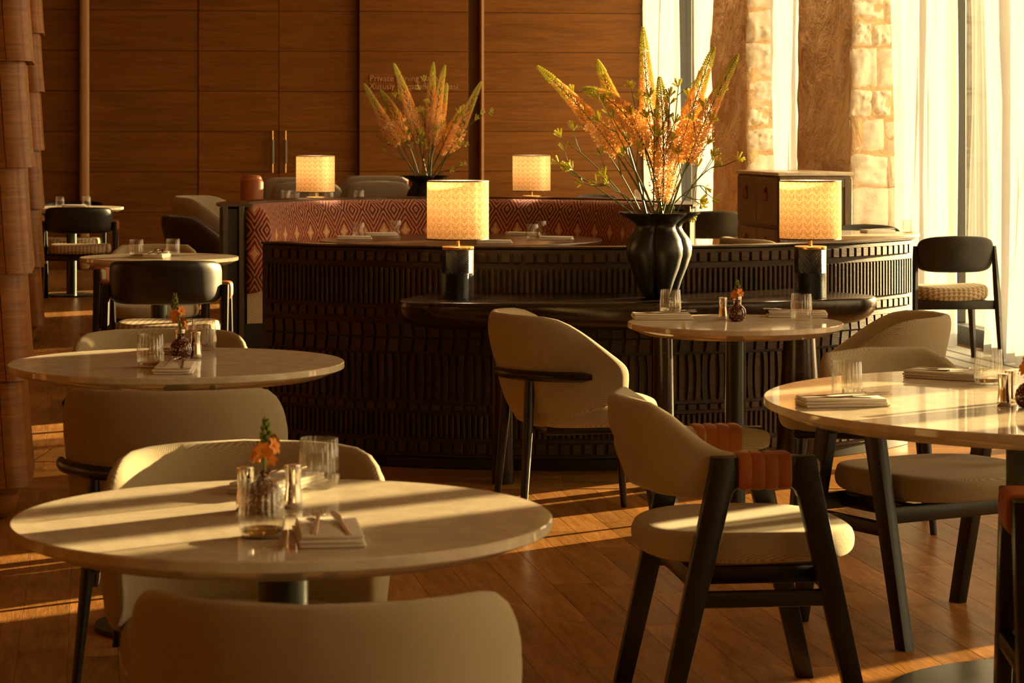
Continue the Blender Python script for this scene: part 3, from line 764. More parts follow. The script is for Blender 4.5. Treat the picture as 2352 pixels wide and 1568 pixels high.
make_side('black-backed side chair in full view before the window curtain', (2.60, 15.2, 0), face(-.10, 1))
make_side('black-backed side chair standing beside the grey cabinet', (1.53, 19.8, 0), face(-.1, 1))
make_side('black-backed side chair beyond the window table, against stone pier', (2.33, 16.50, 0), face(.0, -1))
make_side('black-backed side chair far off behind the tall flower stems', (.86, 24.25, 0), face(.25, -1))
make_tub('grey tub chair peeping over the screen beside the lamp', (1.60, 15.3, 0), face(.9, .35))
make_tub('pale lounge chair behind the end of the booth', (-1.96, 17.88, 0), face(1, -.15), 'cream_chair', 'lounge chairs behind the booth', 1.24, name='lounge_chair')
make_tub('dark brown leather lounge chair beside the booth end', (-1.95, 16.95, 0), face(1, .12), 'dkbrown', 'lounge chairs behind the booth', 1.10, name='lounge_chair')
# ------------------------------------------------------------------ carved curved screen with console
PC = Vector((.185, 12.14)); PR = 1.84; A0, A1 = R(-42.6), R(59.3)
def pp(a, r_, z): return (PC.x + r_*math.sin(a), PC.y - r_*math.cos(a), z)
def arc_slab(r0, r1, a0, a1, z0, z1, n=64, b=.004):
    rings = []
    for i in range(n+1):
        a = a0 + (a1-a0)*i/n
        rings.append([pp(a, r1, z0+b), pp(a, r1-b, z0), pp(a, r0+b, z0), pp(a, r0, z0+b), pp(a, r0, z1-b), pp(a, r0+b, z1), pp(a, r1-b, z1), pp(a, r1, z1-b)])
    return loft(rings)
def local(vf, o): return [(p[0]-o[0], p[1]-o[1], p[2]) for p in vf[0]], vf[1]
SO = (PC.x, PC.y - PR)
scr = thing('carved_screen', 'dark curved wooden screen covered in rows of carved blocks and slats', 'screen', (SO[0], SO[1], 0))
MB().add(*local(arc_slab(PR-.09, PR, A0, A1, .05, .903), SO)).obj('body', M['screen_wood'], scr, True, 30)
MB().add(*local(arc_slab(PR-.08, PR-.015, A0+.01, A1-.01, 0, .05), SO)).obj('plinth', M['blackwood'], scr, True, 30)
MB().add(*local(arc_slab(PR-.10, PR+.006, A0-.002, A1+.002, .9035, .9125, b=.002), SO)).obj('top_cap', M['shelf_wood'], scr, True, 30)
D = .014
def blk(name, w, h, pts=None):
    bm = MB()
    if pts is None: bm.add(*rbox(-w/2, w/2, -D, .004, -h/2, h/2, .0025, 1))
    else: bm.add(*prism(pts, -D, .004, 'y'))
    return bm.mesh(name, M['screen_wood'], False)
def row(name, me, pitch, zc, off=0):
    n = int((A1-A0-.03)*PR/pitch); st = (A1-A0-.03)/n
    for i in range(n):
        a = A0 + .015 + st*(i+.5) + off
        if a > A1-.012: continue
        p = pp(a, PR, zc); inst(name, me, scr, (p[0]-SO[0], p[1]-SO[1], zc), (0, 0, a))
sq = blk('block', .036, .038); slat = blk('slat', .0135, .15); sq2 = blk('block', .036, .034); rect = blk('block', .037, .026); slat2 = blk('slat', .0135, .096); sq3 = blk('block', .036, .044)
row('block', sq, .048, .867); row('slat', slat, .0235, .748); row('block', sq2, .048, .638); row('block', rect, .048, .2545); row('slat', slat2, .0235, .179); row('block', sq3, .048, .0905)
row('slanted_block', blk('slanted_block', 0, 0, [(-.019,-.026),(.027,-.026),(.019,.026),(-.023,.026)]), .0565, .567)
row('slanted_block', blk('slanted_block', 0, 0, [(-.027,-.027),(.017,-.027),(.024,.027),(-.020,.027)]), .0565, .507)
def bow(k):
    L = []; 
    for i in range(9):
        t = -1+2*i/8; L.append((-.0105+k*(1-t*t), t*.093))
    for i in range(9):
        t = 1-2*i/8; L.append((.0105+.6*k*(1-t*t), t*.093))
    return L
n = int((A1-A0-.03)*PR/.0345); cm = [blk('curved_slat', 0, 0, bow(k)) for k in (.006, -.006, .0)]
for i in range(n):
    a = A0+.015+(A1-A0-.03)/n*(i+.5); p = pp(a, PR, .376); inst('curved_slat', cm[(0,0,1,1,0,2)[i % 6]], scr, (p[0]-SO[0], p[1]-SO[1], .376), (0,0,a))
# console shelf growing out of the screen
def shelf_outline(inset):
    r0, r1 = PR+.02, 2.50-inset; a0, a1 = math.asin(-.64/2.5)-.012+inset/2.5, math.asin(1.335/2.5)-inset/2.5
    pts = []; rc = .19
    for i in range(25): a = a0+rc/r1+(a1-a0-2*rc/r1)*i/24; pts.append(pp(a, r1, 0))
    for i in range(1, 12):
        t = PI/2*i/12; pts.append(pp(a1-rc/r1+rc/r1*math.sin(t), r1-rc+rc*math.cos(t), 0))
    for i in range(25): a = a1+(a0-a1)*i/24; pts.append(pp(a, r0, 0))
    for i in range(11, 0, -1):
        t = PI/2*i/12; pts.append(pp(a0+rc/r1-rc/r1*math.sin(t), r1-rc+rc*math.cos(t), 0))
    return pts
rings = []
for ins, z in ((.13, .617), (.085, .620), (.05, .630), (.024, .646), (.008, .668), (.001, .694), (0, .712), (.002, .723), (.008, .728), (.012, .7285)):
    rings.append([(p[0]-SO[0], p[1]-SO[1], z) for p in shelf_outline(ins)])
con = thing('console_table', 'dark console shelf with rounded ends carrying lamps and vase', 'console', (SO[0], SO[1], 0))
MB().add(*loft(rings)).obj('shelf', M['shelf_wood'], con, True, 40)
for x, y, r0, r1 in ((-.036, 9.95, .043, .043), (.585, 9.86, .040, .048), (1.13, 9.98, .060, .098)):
    MB().add(*lathe([(r1*.97, 0), (r1, .01), (r0, .60), (r0, .66)], 40)).obj('leg', M['shelf_wood'], con, loc=(x-SO[0], y-SO[1], 0))
# ------------------------------------------------------------------ round booth behind
BC = Vector((-.32, 15.0)); B0, B1 = R(-107), R(107)
def bp(a, r_, z): return (r_*math.sin(a), r_*math.cos(a), z)
def booth_loft(sec, n=72, a0=B0, a1=B1):
    """section points (r,z) swept round the booth; also returns uv"""
    rings = [[bp(a0+(a1-a0)*i/n, r_, z) for r_, z in sec] for i in range(n+1)]
    return loft(rings)
bo = thing('booth_sofa', 'round booth sofa with red patterned back and cream seat', 'sofa', (BC.x, BC.y, 0))
back = [(1.27,.44), (1.17,.46), (1.135,.52), (1.12,.65), (1.125,.80), (1.14,.88), (1.165,.925), (1.20,.945), (1.235,.94), (1.27,.92)]
o = MB().add(*booth_loft(back)).obj('backrest', M['ikat'], bo, True, 180)
me = o.data; uv = me.uv_layers.new(name='UVMap')
L = 0; ls = [0]
for p, q in zip(back[:-1], back[1:]): L += math.hypot(q[0]-p[0], q[1]-p[1]); ls.append(L)
for lp in me.loops:
    i, j = divmod(lp.vertex_index, len(back)); a = B0+(B1-B0)*i/72; uv.data[lp.index].uv = (a*1.13, ls[j])
# padded ends of the back
for s_, a in ((-1, B0), (1, B1)):
    rg = []
    for k, (gr_, off) in enumerate(((1, 0), (1, .02), (.93, .045), (.75, .058))):
        cx, cz = 1.195, .69
        rg.append([(lambda q: (q[0]+s_*off*math.cos(a), q[1]-s_*off*math.sin(a), q[2]))(bp(a, cx+(r_-cx)*gr_, cz+(z-cz)*(1-(1-gr_)*.3))) for r_, z in back])
    e = MB().add(*loft(rg)).obj('end_pad', M['ikat'], bo, True, 180)
    u2 = e.data.uv_layers.new(name='UVMap')
    for lp in e.data.loops:
        v = e.data.vertices[lp.vertex_index].co; rr = math.hypot(v.x, v.y); u2.data[lp.index].uv = (rr*1.0, v.z)
MB().add(*booth_loft([(1.262,.27), (.78,.27), (.74,.30), (.735,.42), (.76,.465), (.80,.478), (1.262,.478)])).obj('seat', M['boucle'], bo, True, 60)
MB().add(*booth_loft([(1.40,0), (.84,0), (.84,.26), (1.275,.268), (1.275,.93), (1.40,.93)])).obj('plinth', M['blackwood'], bo, True, 30)
MB().add(*booth_loft([(1.23,.9455), (1.42,.9455), (1.42,.958), (1.23,.958)])).obj('top_ledge', M['table_wood'], bo, True, 30)
for s_, a in ((-1, B0), (1, B1)):
    for r_ in (1.30, 1.395):
        q = bp(a, r_, 0); MB().add(*rbox(-.012, .012, -.016, .016, .0, .95, .003, 1)).obj('end_strip', plain('bronze_strip', (.10,.085,.06), .3, .8) if 'bronze_strip' not in bpy.data.materials else bpy.data.materials['bronze_strip'], bo, loc=(q[0]+s_*.014*math.cos(a), q[1]-s_*.014*math.sin(a), 0), rot=(0,0,-a))
# ------------------------------------------------------------------ lamps
def lamp(label, x, y, z, tall, power):
    t = thing('table_lamp', label, 'lamp', (x, y, z), random.uniform(0, 6), 'printed drum table lamps')
    if tall:
        b = MB().add(*lathe([(.0615, 0), (.0625, .003), (.0625, .190), (.0615, .192)], 64)).obj('lamp_base', M['herring'], t, True, 40)
        u = b.data.uv_layers.new(name='UVMap')
        for lp in b.data.loops:
            v = b.data.vertices[lp.vertex_index].co; k = lp.vertex_index % 64; u.data[lp.index].uv = (k/64*.39, v.z)
        MB().add(*lathe([(.0625, .1925), (.0635, .195), (.0635, .202), (.061, .2045)], 64)).obj('brass_collar', M['brass'], t, True, 40); z0 = .204
    else:
        MB().add(*lathe([(.058, 0), (.06, .002), (.06, .006), (.055, .009), (.01, .010)], 48)).obj('lamp_base', M['brass'], t, True, 40); z0 = .009
    s0 = z0 + .030
    MB().add(*lathe([(.0075, z0), (.0075, s0+.10)], 16)).obj('stem', M['brass'], t)
    N = 72; sh = MB().add(*lathe([(.119, s0), (.121, s0), (.121, s0+.226), (.119, s0+.226), (.119, s0)], N, False, False)).obj('lamp_shade', M['shade'], t, True, 40)
    u = sh.data.uv_layers.new(name='UVMap')
    for pl in sh.data.polygons:
        ks = [i % N for i in pl.vertices]; wrap = max(ks)-min(ks) > 2
        for li in pl.loop_indices:
            vi = sh.data.loops[li].vertex_index; k = vi % N
            if wrap and k == 0: k = N
            u.data[li].uv = (k/N*.756, sh.data.vertices[vi].co.z - s0)
    for zz in (s0, s0+.226): MB().add(*lathe([(.1188, zz-.003), (.1216, zz-.003), (.1216, zz+.0015), (.1188, zz+.0015), (.1188, zz-.003)], 72, False, False)).obj('shade_rim', M['dkbrown'], t)
    MB().add(*lathe([(.002, s0+.10), (.018, s0+.11), (.026, s0+.135), (.018, s0+.158), (.002, s0+.165)], 20)).obj('bulb', M['bulb'], t)
    l = bpy.data.objects.new('bulb_light', bpy.data.lights.new('bulb_light', 'POINT')); COL.objects.link(l); l.parent = t; l.location = (0, 0, s0+.185)
    l.data.energy = power; l.data.color = (1, .76, .46); l.data.shadow_soft_size = .03
LP = 7.0
lamp('lit printed drum lamp on the console before the patterned booth', -.212, 9.93, .7285, True, LP)
lamp('lit printed drum lamp on the console in front of the cabinet', 1.170, 9.95, .7285, True, LP)
lamp('small lit drum lamp on the booth ledge near grey cushions', -1.235, 15.94, .9585, False, LP)
lamp('small lit drum lamp on the booth ledge between the two vases', .125, 16.235, .9585, False, LP)
# ------------------------------------------------------------------ lobed vases
def vase_mesh():
    prof = [(.030,.0), (.046,.004), (.060,.03), (.082,.075), (.105,.125), (.119,.17), (.121,.20), (.111,.235), (.092,.262), (.084,.278), (.088,.292), (.104,.306), (.126,.320), (.139,.331), (.141,.336), (.136,.337), (.10,.318), (.075,.285), (.07,.24)]
    def mod(r_, z, a):
        k = .20 if z < .03 else (.30-.18*sstep(0, .14, z)); k = .46*(1-sstep(.0, .10, z)) + .15 + .12*sstep(.29, .336, z)
        c = abs(math.cos(2.5*a + .55)); lob = 2*c**.55 - 1.25
        return r_*(1 + k*lob*.9)
    return MB().add(*lathe(prof, 160, True, True, mod)).mesh('vase', M['ceramic'], True, 70)
VM = vase_mesh()
def vase(label, loc, rz):
    v = thing('lobed_vase', label, 'vase', loc, rz, 'black lobed vases'); inst('vase_body', VM, v); return v
vase('black lobed ceramic vase of tall flowers on the console', (.572, 9.93, .7285), .3)
vase('black lobed ceramic vase on the side behind the booth', (-.575, 17.0, .745), 1.1)
# the side table behind the booth that carries the far vase
t = thing('side_table', 'dark pedestal table behind the booth under the far vase', 'table', (-.575, 17.0, 0))
MB().add(*lathe([(.22, .715), (.235, .72), (.235, .74), (.23, .745)], 64)).obj('table_top', M['table_wood'], t); MB().add(*lathe([(.16, 0), (.16, .012), (.03, .02), (.03, .72)], 40)).obj('pedestal', M['blackwood'], t)
# ------------------------------------------------------------------ flowers
def floret(mb, p, d, L, w):
    """one small pointed bud from p along d"""
    d = d.normalized(); a = d.cross(Vector((.3,.5,.8))).normalized(); b = d.cross(a)
    m = p + d*L*.55; v = [p, m+a*w, m+b*w, m-a*w, m-b*w, p+d*L]
    mb.add(v, [(0,2,1),(0,3,2),(0,4,3),(0,1,4),(5,1,2),(5,2,3),(5,3,4),(5,4,1)])
def spike(seed, tip, bend, start, rmax, length_f=1.0):
    """foxtail lily: path from the vase mouth, returns meshes in local coordinates"""
    random.seed(seed); tip = Vector(tip); c = Vector(bend)
    path = bez((random.uniform(-.03,.03), random.uniform(-.03,.03), -.10), c, tip, 40)
    st = MB().add(*tube(path, [.0048-.003*i/39 for i in range(40)], 6)).mesh('stem', M['leaf'])
    low, mid, top = MB(), MB(), MB(); N = 1500
    for k in range(N):
        u = (k+random.random())/N; t = start + (1-start)*u**.92; i = min(38, int(t*39)); f = t*39-i
        p = path[i]*(1-f) + path[i+1]*f; tg = (path[i+1]-path[i]).normalized()
        ph = k*2.399963; a = tg.cross(Vector((0,0,1)) if abs(tg.z) < .9 else Vector((1,0,0))).normalized(); b = a.cross(tg)
        o = a*math.cos(ph)+b*math.sin(ph)
        if u < .34:      # open stars, fluffy
            rr = rmax*(.55+.5*min(1, u/.08))*random.uniform(.45, 1.1)
            floret(low, p+o*rr*.55+tg*random.uniform(-.01,.01), (o+tg*random.uniform(-.5,.6)+Vector((random.uniform(-.5,.5),random.uniform(-.5,.5),random.uniform(-.5,.5)))), random.uniform(.009,.016), .0034)
            floret(low, p+o*rr, Vector((random.uniform(-1,1),random.uniform(-1,1),random.uniform(-1,1))), .010, .0036)
        elif u < .80:
            w = 1-(u-.34)/.46*.50; rr = rmax*.92*w
            if k % 3: floret(mid if u < .58 or random.random() < .4 else top, p+o*rr*.42, o+tg*.40, rr*.68, .0030)
        else:
            w = (1-u)/.2; rr = rmax*.38*(w**.7)+.003
            if k % 2: floret(top, p+o*rr*.35, o+tg*.7, rr*.9+.003, .0024)
    return st, low.mesh('open_florets', M['petal_low'], False), mid.mesh('rust_buds', M['petal_mid'], False), top.mesh('tip_buds', M['petal_tip'], False)
def put_spike(ms, label, loc, rz, group, sc=1):
    t = thing('foxtail_lily', label, 'flower', loc, rz, group); t.scale = (sc, sc, sc)
    for n_, m_ in zip(('stem', 'open_florets', 'rust_buds', 'tip_buds'), ms): inst(n_, m_, t, kind=None if n_ == 'stem' else 'stuff')
k = .00171
def tp(px, py, dy): return ((px-1512)*k, dy, (505-py)*k)
SP = [((1236,162,.02), (1430,330,.01), .46, .034, 'foxtail lily leaning out farthest towards the lampshade side, console vase'),
      ((1374,146,.10), (1450,330,.06), .50, .036, 'foxtail lily half hidden behind paw flowers, console vase'),
      ((1338,214,-.06), (1500,250,-.05), .42, .044, 'foxtail lily with drooping tip, console vase'),
      ((1478,72,.03), (1490,300,.02), .33, .040, 'tallest foxtail lily spike in the console vase'),
      ((1512,188,-.09), (1530,340,-.06), .22, .044, 'short upright foxtail lily in front, console vase'),
      ((1640,118,.0), (1560,330,.0), .40, .040, 'tall foxtail lily against the bright window strip, console vase'),
      ((1692,136,-.05), (1570,360,-.05), .44, .036, 'foxtail lily leaning out towards the stone pier, console vase')]
MOUTH = (.572, 9.93, 1.05)
spk = []
for i, (tip, bd, s0, rm_, lab) in enumerate(SP):
    ms = spike(20+i, tp(*tip), tp(*bd), s0, rm_*1.15); spk.append(ms); put_spike(ms, lab, MOUTH, 0, 'foxtail lilies in the console vase')
k2 = 17.0/5830
def tq(px, py, dy): return ((px-976)*k2, dy, (408-py)*k2)
SQ = [((834,192,.0), (905,330,0), .46, .044, 'foxtail lily lowest and widest towards the door handles, far vase'), ((868,206,.1), (930,290,.08), .44, .046, 'foxtail lily second from the door handles, far vase'),
      ((902,146,-.03), (950,260,-.02), .36, .042, 'foxtail lily with hooked tip, far vase'), ((992,142,.04), (985,260,.02), .36, .042, 'tallest straight foxtail lily in the far vase'),
      ((1020,150,-.06), (990,270,-.03), .34, .042, 'foxtail lily with bent tip beside the tallest, far vase'), ((1022,190,.12), (1010,280,.1), .40, .036, 'dim foxtail lily at the back of the far vase'),
      ((1102,188,-.02), (1035,330,-.02), .40, .046, 'foxtail lily leaning towards the wall trim, far vase'), ((1062,240,.1), (1010,340,.05), .44, .042, 'shorter foxtail lily at the trim side, far vase')]
for i, (tip, bd, s0, rm_, lab) in enumerate(SQ): put_spike(spike(50+i, tq(*tip), tq(*bd), s0, rm_*1.1), lab, (-.575, 17.0, 1.065), 0, 'foxtail lilies in the far vase')
def paw_cluster(mb, p, d, n, s):
    for i in range(n):
        dd = (d + Vector((random.uniform(-.9,.9), random.uniform(-.9,.9), random.uniform(-.7,.9)))).normalized()
        q = p + dd*s*.5 + Vector((0,0,.1*s)); e = p + dd*s + Vector((0,0,random.uniform(.0,.35)*s))
        mb.add(*tube([p, q, e], [.0012, .0031, .0036], 5))
def paw(seed, end, bend, label, loc, group, sc=1.0):
    random.seed(seed); t = thing('kangaroo_paw', label, 'flower', loc, 0, group)
    path = bez((random.uniform(-.04,.04), random.uniform(-.04,.04), -.08), bend, end, 18); m = MB().add(*tube(path, [.0034-.0018*i/17 for i in range(18)], 5))
    cl = []; d = (path[-1]-path[-2]).normalized(); cl.append((path[-1], d))
    for s_ in range(random.randint(2, 4)):
        i = random.randint(8, 16); p = path[i]; o = (d + Vector((random.uniform(-.9,.9), random.uniform(-.5,.5), random.uniform(-.3,.8)))).normalized()
        e = p + o*random.uniform(.06, .12)*sc; m.add(*tube([p, (p+e)/2 + Vector((0,0,-.006)), e], [.0022,.0018,.0014], 5)); cl.append((e, o))
    m.obj('stem', M['leaf'], t)
    for p, o in cl:
        c = MB(); paw_cluster(c, p, o, random.randint(6, 10), .032*sc); c.obj('flower_cluster', M['paw'], t)
PWL = ['arching out over the small booth lamp, upper of two', 'arching out over the small booth lamp, lower of two', 'crossing the outermost foxtail lily', 'behind the drooping foxtail lily', 'high beside the tallest spike',
       'in front of the drooping foxtail lily', 'standing out against the window frame', 'right before the short upright spike', 'between the two spikes by the stone pier', 'over the base of the spike leaning to the pier',
       'low towards the cabinet, thick cluster', 'behind the peach florets at the pier side', 'lowest of all, towards the booth', 'thin trailing stem above the black chair', 'in the middle, overlapping the tallest spike', 'low in the middle over the bare stems']
PQL = ['upright over the lettering', 'in the middle, just under the lettering', 'highest in the middle', 'beside the spike leaning to the trim', 'reaching past the wall trim', 'low on the door handle side',
       'over the hooked spike base', 'over the bases of the straight spikes', 'low tuft on the trim side', 'low in the centre above the bare stems', 'crossing the widest foxtail lily', 'lowest, bending down to the rim']
PW_ = [(1290,325,.0,1420,420), (1285,385,-.05,1400,450), (1320,260,.06,1440,400), (1400,270,.1,1460,400), (1450,215,-.02,1480,360), (1385,250,-.08,1450,380), (1560,210,.05,1545,360), (1535,250,-.1,1530,380),
       (1610,250,.02,1560,380), (1630,290,-.06,1570,400), (1640,390,-.03,1580,420), (1600,340,.1,1550,400), (1370,430,-.1,1450,440), (1620,440,.0,1590,410), (1500,280,-.12,1500,400), (1440,330,-.12,1470,430)]
for i, (ex, ey, dy, bx, by) in enumerate(PW_):
    paw(100+i, tp(ex, ey, dy), tp(bx, by, dy*.5), 'yellow-green kangaroo paw %s, console vase' % PWL[i], MOUTH, 'kangaroo paws in the console vase')
PQ = [(905,225,0,940,340), (975,240,-.05,975,330), (985,205,.05,980,320), (1050,260,0,1010,340), (1100,262,-.04,1040,320), (890,330,.05,940,370), (940,290,-.08,960,350), (1000,300,-.08,990,350), (1050,335,-.03,1010,370), (960,330,-.12,970,370), (880,262,.04,930,350), (1030,390,-.05,1000,390)]
for i, (ex, ey, dy, bx, by) in enumerate(PQ):
    paw(200+i, tq(ex, ey, dy), tq(bx, by, dy*.5), 'yellow-green kangaroo paw %s, far vase' % PQL[i], (-.575, 17.0, 1.065), 'kangaroo paws in the far vase', 1.15)
# ------------------------------------------------------------------ cabinet
cabt = thing('service_cabinet', 'dark oak service cabinet with leather pulls beside the stone pier', 'cabinet', (1.792, 17.0, 0), BETA)
MB().add(*rbox(0, .50, 0, 1.10, .06, 1.075, .006)).obj('body', M['cab'], cabt)
MB().add(*rbox(.03, .47, .03, 1.07, 0, .06, .004)).obj('plinth', M['blackwood'], cabt)
MB().add(*rbox(-.012, .512, -.012, 1.112, 1.078, 1.10, .004)).obj('stone_top', M['marble'], cabt)
for c in range(2):
    for r_ in range(2):
        y0 = .03 + c*.52; z0, z1 = ((.745, 1.06) if r_ else (.08, .715))
        d = MB().add(*rbox(-.016, .0, y0, y0+.505, z0, z1, .003, 1)).obj('door', M['cab'], cabt)
        p = empty('pull', (-.018, y0+.25, z1-.09), 0, d)
        for s_ in (-1, 1): MB().add(*tube([(0, 0, .03), (-.012, s_*.012, -.01), (-.010, s_*.026, -.055), (-.004, s_*.02, -.07)], [.007,.010,.011,.004], 8, 1, .5)).obj('leather_loop', M['leather'], p)
        MB().add(*tube([(0,0,.03), (-.016,0,.03)], .007, 8)).obj('stud', M['brass'], p)
for z0, z1 in ((.08, 1.06),):
    MB().add(*rbox(.0, .05, -.014, .0, z0, z1, .002, 1)).obj('stile', M['cab'], cabt); MB().add(*rbox(.45, .50, -.014, .0, z0, z1, .002, 1)).obj('stile', M['cab'], cabt)
    MB().add(*rbox(.052, .448, -.014, .0, 1.0, 1.06, .002, 1)).obj('rail', M['cab'], cabt); MB().add(*rbox(.052, .448, -.014, .0, .08, .14, .002, 1)).obj('rail', M['cab'], cabt)
# ------------------------------------------------------------------ sofas behind the booth
def back_sofa(label, x0, x1, y, zt, cush, gname):
    t = thing('lounge_sofa', label, 'sofa', ((x0+x1)/2, y, 0), .02, gname); w = (x1-x0)/2
    MB().add(*rbox(-w, w, -.38, .38, .10, .52, .04, 3)).obj('seat_base', M['cushion'], t); MB().add(*rbox(-w, w, -.42, -.26, .10, .80, .05, 3)).obj('backrest', M['cushion'], t)
    for sx in (-1, 1):
        MB().add(*lathe([(.085, .0), (.088, .02), (.088, zt-.03), (.080, zt-.008), (.06, zt), (.01, zt+.002)], 32)).obj('leather_bolster', M['leather'], t, True, 60, loc=(sx*(w+.0), -.34, 0))
        MB().add(*rbox(sx*w*.8-.03, sx*w*.8+.03, -.3, .3, 0, .10, .006)).obj('leg', M['blackwood'], t)
    return t
back_sofa('grey sofa with tan leather bolsters behind the booth lamp', -1.98, -.62, 19.6, 1.015, None, 'grey sofas behind the booth')
back_sofa('second grey sofa with tan leather bolsters at the teak doors', -2.22, -.80, 21.9, 1.00, None, 'grey sofas behind the booth')
def cushion(label, x, y, z, w, h):
    rings = []; n = 40
    for i in range(11):
        a = -PI/2+PI*i/10; s = max(.02, math.cos(a))**.45
        rings.append([(w/2*s*sup(math.cos(2*PI*j/n), 5), .085*math.sin(a), h/2*s*sup(math.sin(2*PI*j/n), 4)*(1-.06*math.cos(2*PI*j/n)**2*0)) for j in range(n)])
    o = thing('sofa_cushion', label, 'cushion', (x, y, z), .02, 'grey linen sofa cushions'); o.rotation_euler = (-.12, 0, .02)
    MB().add(*loft(rings)).obj('cover', M['cushion'], o, True, 180); MB().add(*tube([(-w*.42, 0, h/2*.98), (0, 0, h/2*.985), (w*.42, 0, h/2*.98)], .005, 6)).obj('piping', M['cushion'], o)
cushion('grey linen cushion between leather bolster and booth lamp', -1.575, 19.42, .77, .56, .44)
cushion('wide grey linen cushion between booth lamp and far vase', -1.03, 19.42, .775, .54, .44)
cushion('grey cushion of the rear sofa peeping above, by the bolster', -1.86, 21.72, .76, .60, .44)
cushion('grey cushion of the rear sofa peeping above, by the vase', -1.16, 21.72, .775, .62, .44)
# ------------------------------------------------------------------ things on the tables
def ribs(r_, z, a): return r_*(1 + .022*math.cos(22*a)*(sstep(.012, .022, z)))
TUM = MB().add(*lathe([(.024, .0005), (.0305, .002), (.0345, .008), (.0365, .018), (.0368, .030), (.0355, .055), (.0335, .090), (.0325, .0905), (.0322, .089), (.0342, .055), (.0354, .030), (.0350, .018), (.0325, .009), (.024, .0065)], 132, True, True, ribs)).mesh('tumbler', M['glass'], True, 60)
DRK = MB().add(*lathe([(.024, .0068), (.0318, .0092), (.0338, .014), (.033, .0145)], 32)).mesh('amber_bottom', M['amber'], True, 60)  # amber disc set in the bottom of a tumbler
def tumbler(label, x, y, amber_bottom, group, z=.7402):
    t = thing('tumbler', label, 'glass', (x, y, z), random.uniform(0, 6), group); inst('glass_body', TUM, t)
    if amber_bottom: inst('amber_base', DRK, t)
def nap_mesh(L, Wd, seed):
    random.seed(seed); mb = MB()
    for k in range(3):
        z0 = .0002+k*.0066; a = random.uniform(-.03, .03); sh = random.uniform(-.003, .003)
        v, f = rbox(-L/2+k*.001, L/2-k*.003, -Wd/2+k*.001, Wd/2-k*.002, z0, z0+.0064, .0031, 3)
        mb.add([(p[0]*math.cos(a)-p[1]*math.sin(a)+sh, p[0]*math.sin(a)+p[1]*math.cos(a), p[2] + .0015*math.sin(p[0]*40)*k/2) for p in v], f)
    return mb.mesh('napkin', M['napkin'], True, 50)
NAP = [nap_mesh(.205, .105, k) for k in range(3)]
def fork_mesh():
    mb = MB().add(*tube([(-.10, 0, 0), (-.04, 0, .001), (.03, 0, .0035), (.05, 0, .004)], [.005, .0038, .0026, .0035], 8, 1.3, .45))
    mb.add(*prism([(.048, -.004), (.058, -.011), (.072, -.012), (.072, .012), (.058, .011), (.048, .004)], .0022, .0044, 'z'))
    for q in (-.0102, -.0034, .0034, .0102): mb.add(*box(.0715, .108, q-.0013, q+.0013, .0024, .0042))
    return mb.mesh('fork', M['cutlery'], True, 40)
def knife_mesh():
    mb = MB().add(*tube([(-.11, 0, 0), (-.03, 0, 0), (.01, 0, .0005)], [.005, .0048, .004], 8, 1.2, .5))
    mb.add(*prism([(.005, -.004), (.005, .005), (.06, .008), (.095, .006), (.108, -.001), (.06, -.007)], -.0006, .0012, 'z')); return mb.mesh('knife', M['cutlery'], True, 40)
FK, KN = fork_mesh(), knife_mesh()
def setting(where, x, y, rz, grp, k=0, cut=True, z=.7402):
    """a folded napkin with a fork and a knife lying on it"""
    t = thing('napkin', 'folded cream napkin ' + where, 'napkin', (x, y, z), rz, 'folded napkins ' + grp); inst('cloth', NAP[k % 3], t)
    if cut:
        for nm, me, o, tilt in (('fork', FK, .018, -.10), ('knife', KN, -.020, .06)):
            p = Vector((x, y, 0)) + Matrix.Rotation(rz, 3, 'Z') @ Vector((.01, o, 0))
            c = thing(nm, 'steel %s on the napkin %s' % (nm, where), 'cutlery', (p.x, p.y, z+.0225), rz+tilt, 'cutlery ' + grp); c.rotation_euler = (0, -.03, rz+tilt); inst(nm + '_body', me, c)
SHK = MB().add(*lathe([(.0150, 0), (.0165, .002), (.0162, .012), (.0138, .034), (.0130, .044), (.0138, .056), (.0152, .072), (.0150, .0745), (.004, .076)], 40)).mesh('shaker', M['chrome'], True, 40)
def shaker(label, x, y, group): inst('shaker_body', SHK, thing('shaker', label, 'shaker', (x, y, .7402), 0, group))
BV = MB().add(*lathe([(.014, 0), (.022, .002), (.029, .012), (.0315, .026), (.029, .041), (.020, .052), (.0105, .0575), (.0095, .066), (.0125, .0705), (.0115, .071), (.0085, .066)], 48)).mesh('bud_vase', M['budvase'], True, 60)
def petal_mesh():
    mb = MB()
    for i in range(6):
        a = 2*PI*i/6; c, s_ = math.cos(a), math.sin(a); v = []
        for r_, w, z in ((.001, .001, 0), (.006, .0042, .0035), (.0115, .0052, .0045), (.0165, .0008, .003)):
            v += [(r_*c - w*s_, r_*s_ + w*c, z), (r_*c, r_*s_, z-.0012), (r_*c + w*s_, r_*s_ - w*c, z)]
        f = [(3*q+e, 3*q+e+1, 3*q+e+4, 3*q+e+3) for q in range(3) for e in range(2)]; mb.add(v, f)
    mb.add(*lathe([(.0005, .005), (.0022, .0035), (.0022, .0008), (.0005, 0)], 8)); return mb.mesh('blossom', M['orange'], True, 60)
BL = petal_mesh(); BUD = MB().add(*lathe([(.0005, 0), (.0032, .003), (.0036, .0065), (.002, .0105), (.0003, .0125)], 8)).mesh('bud', M['bud'])
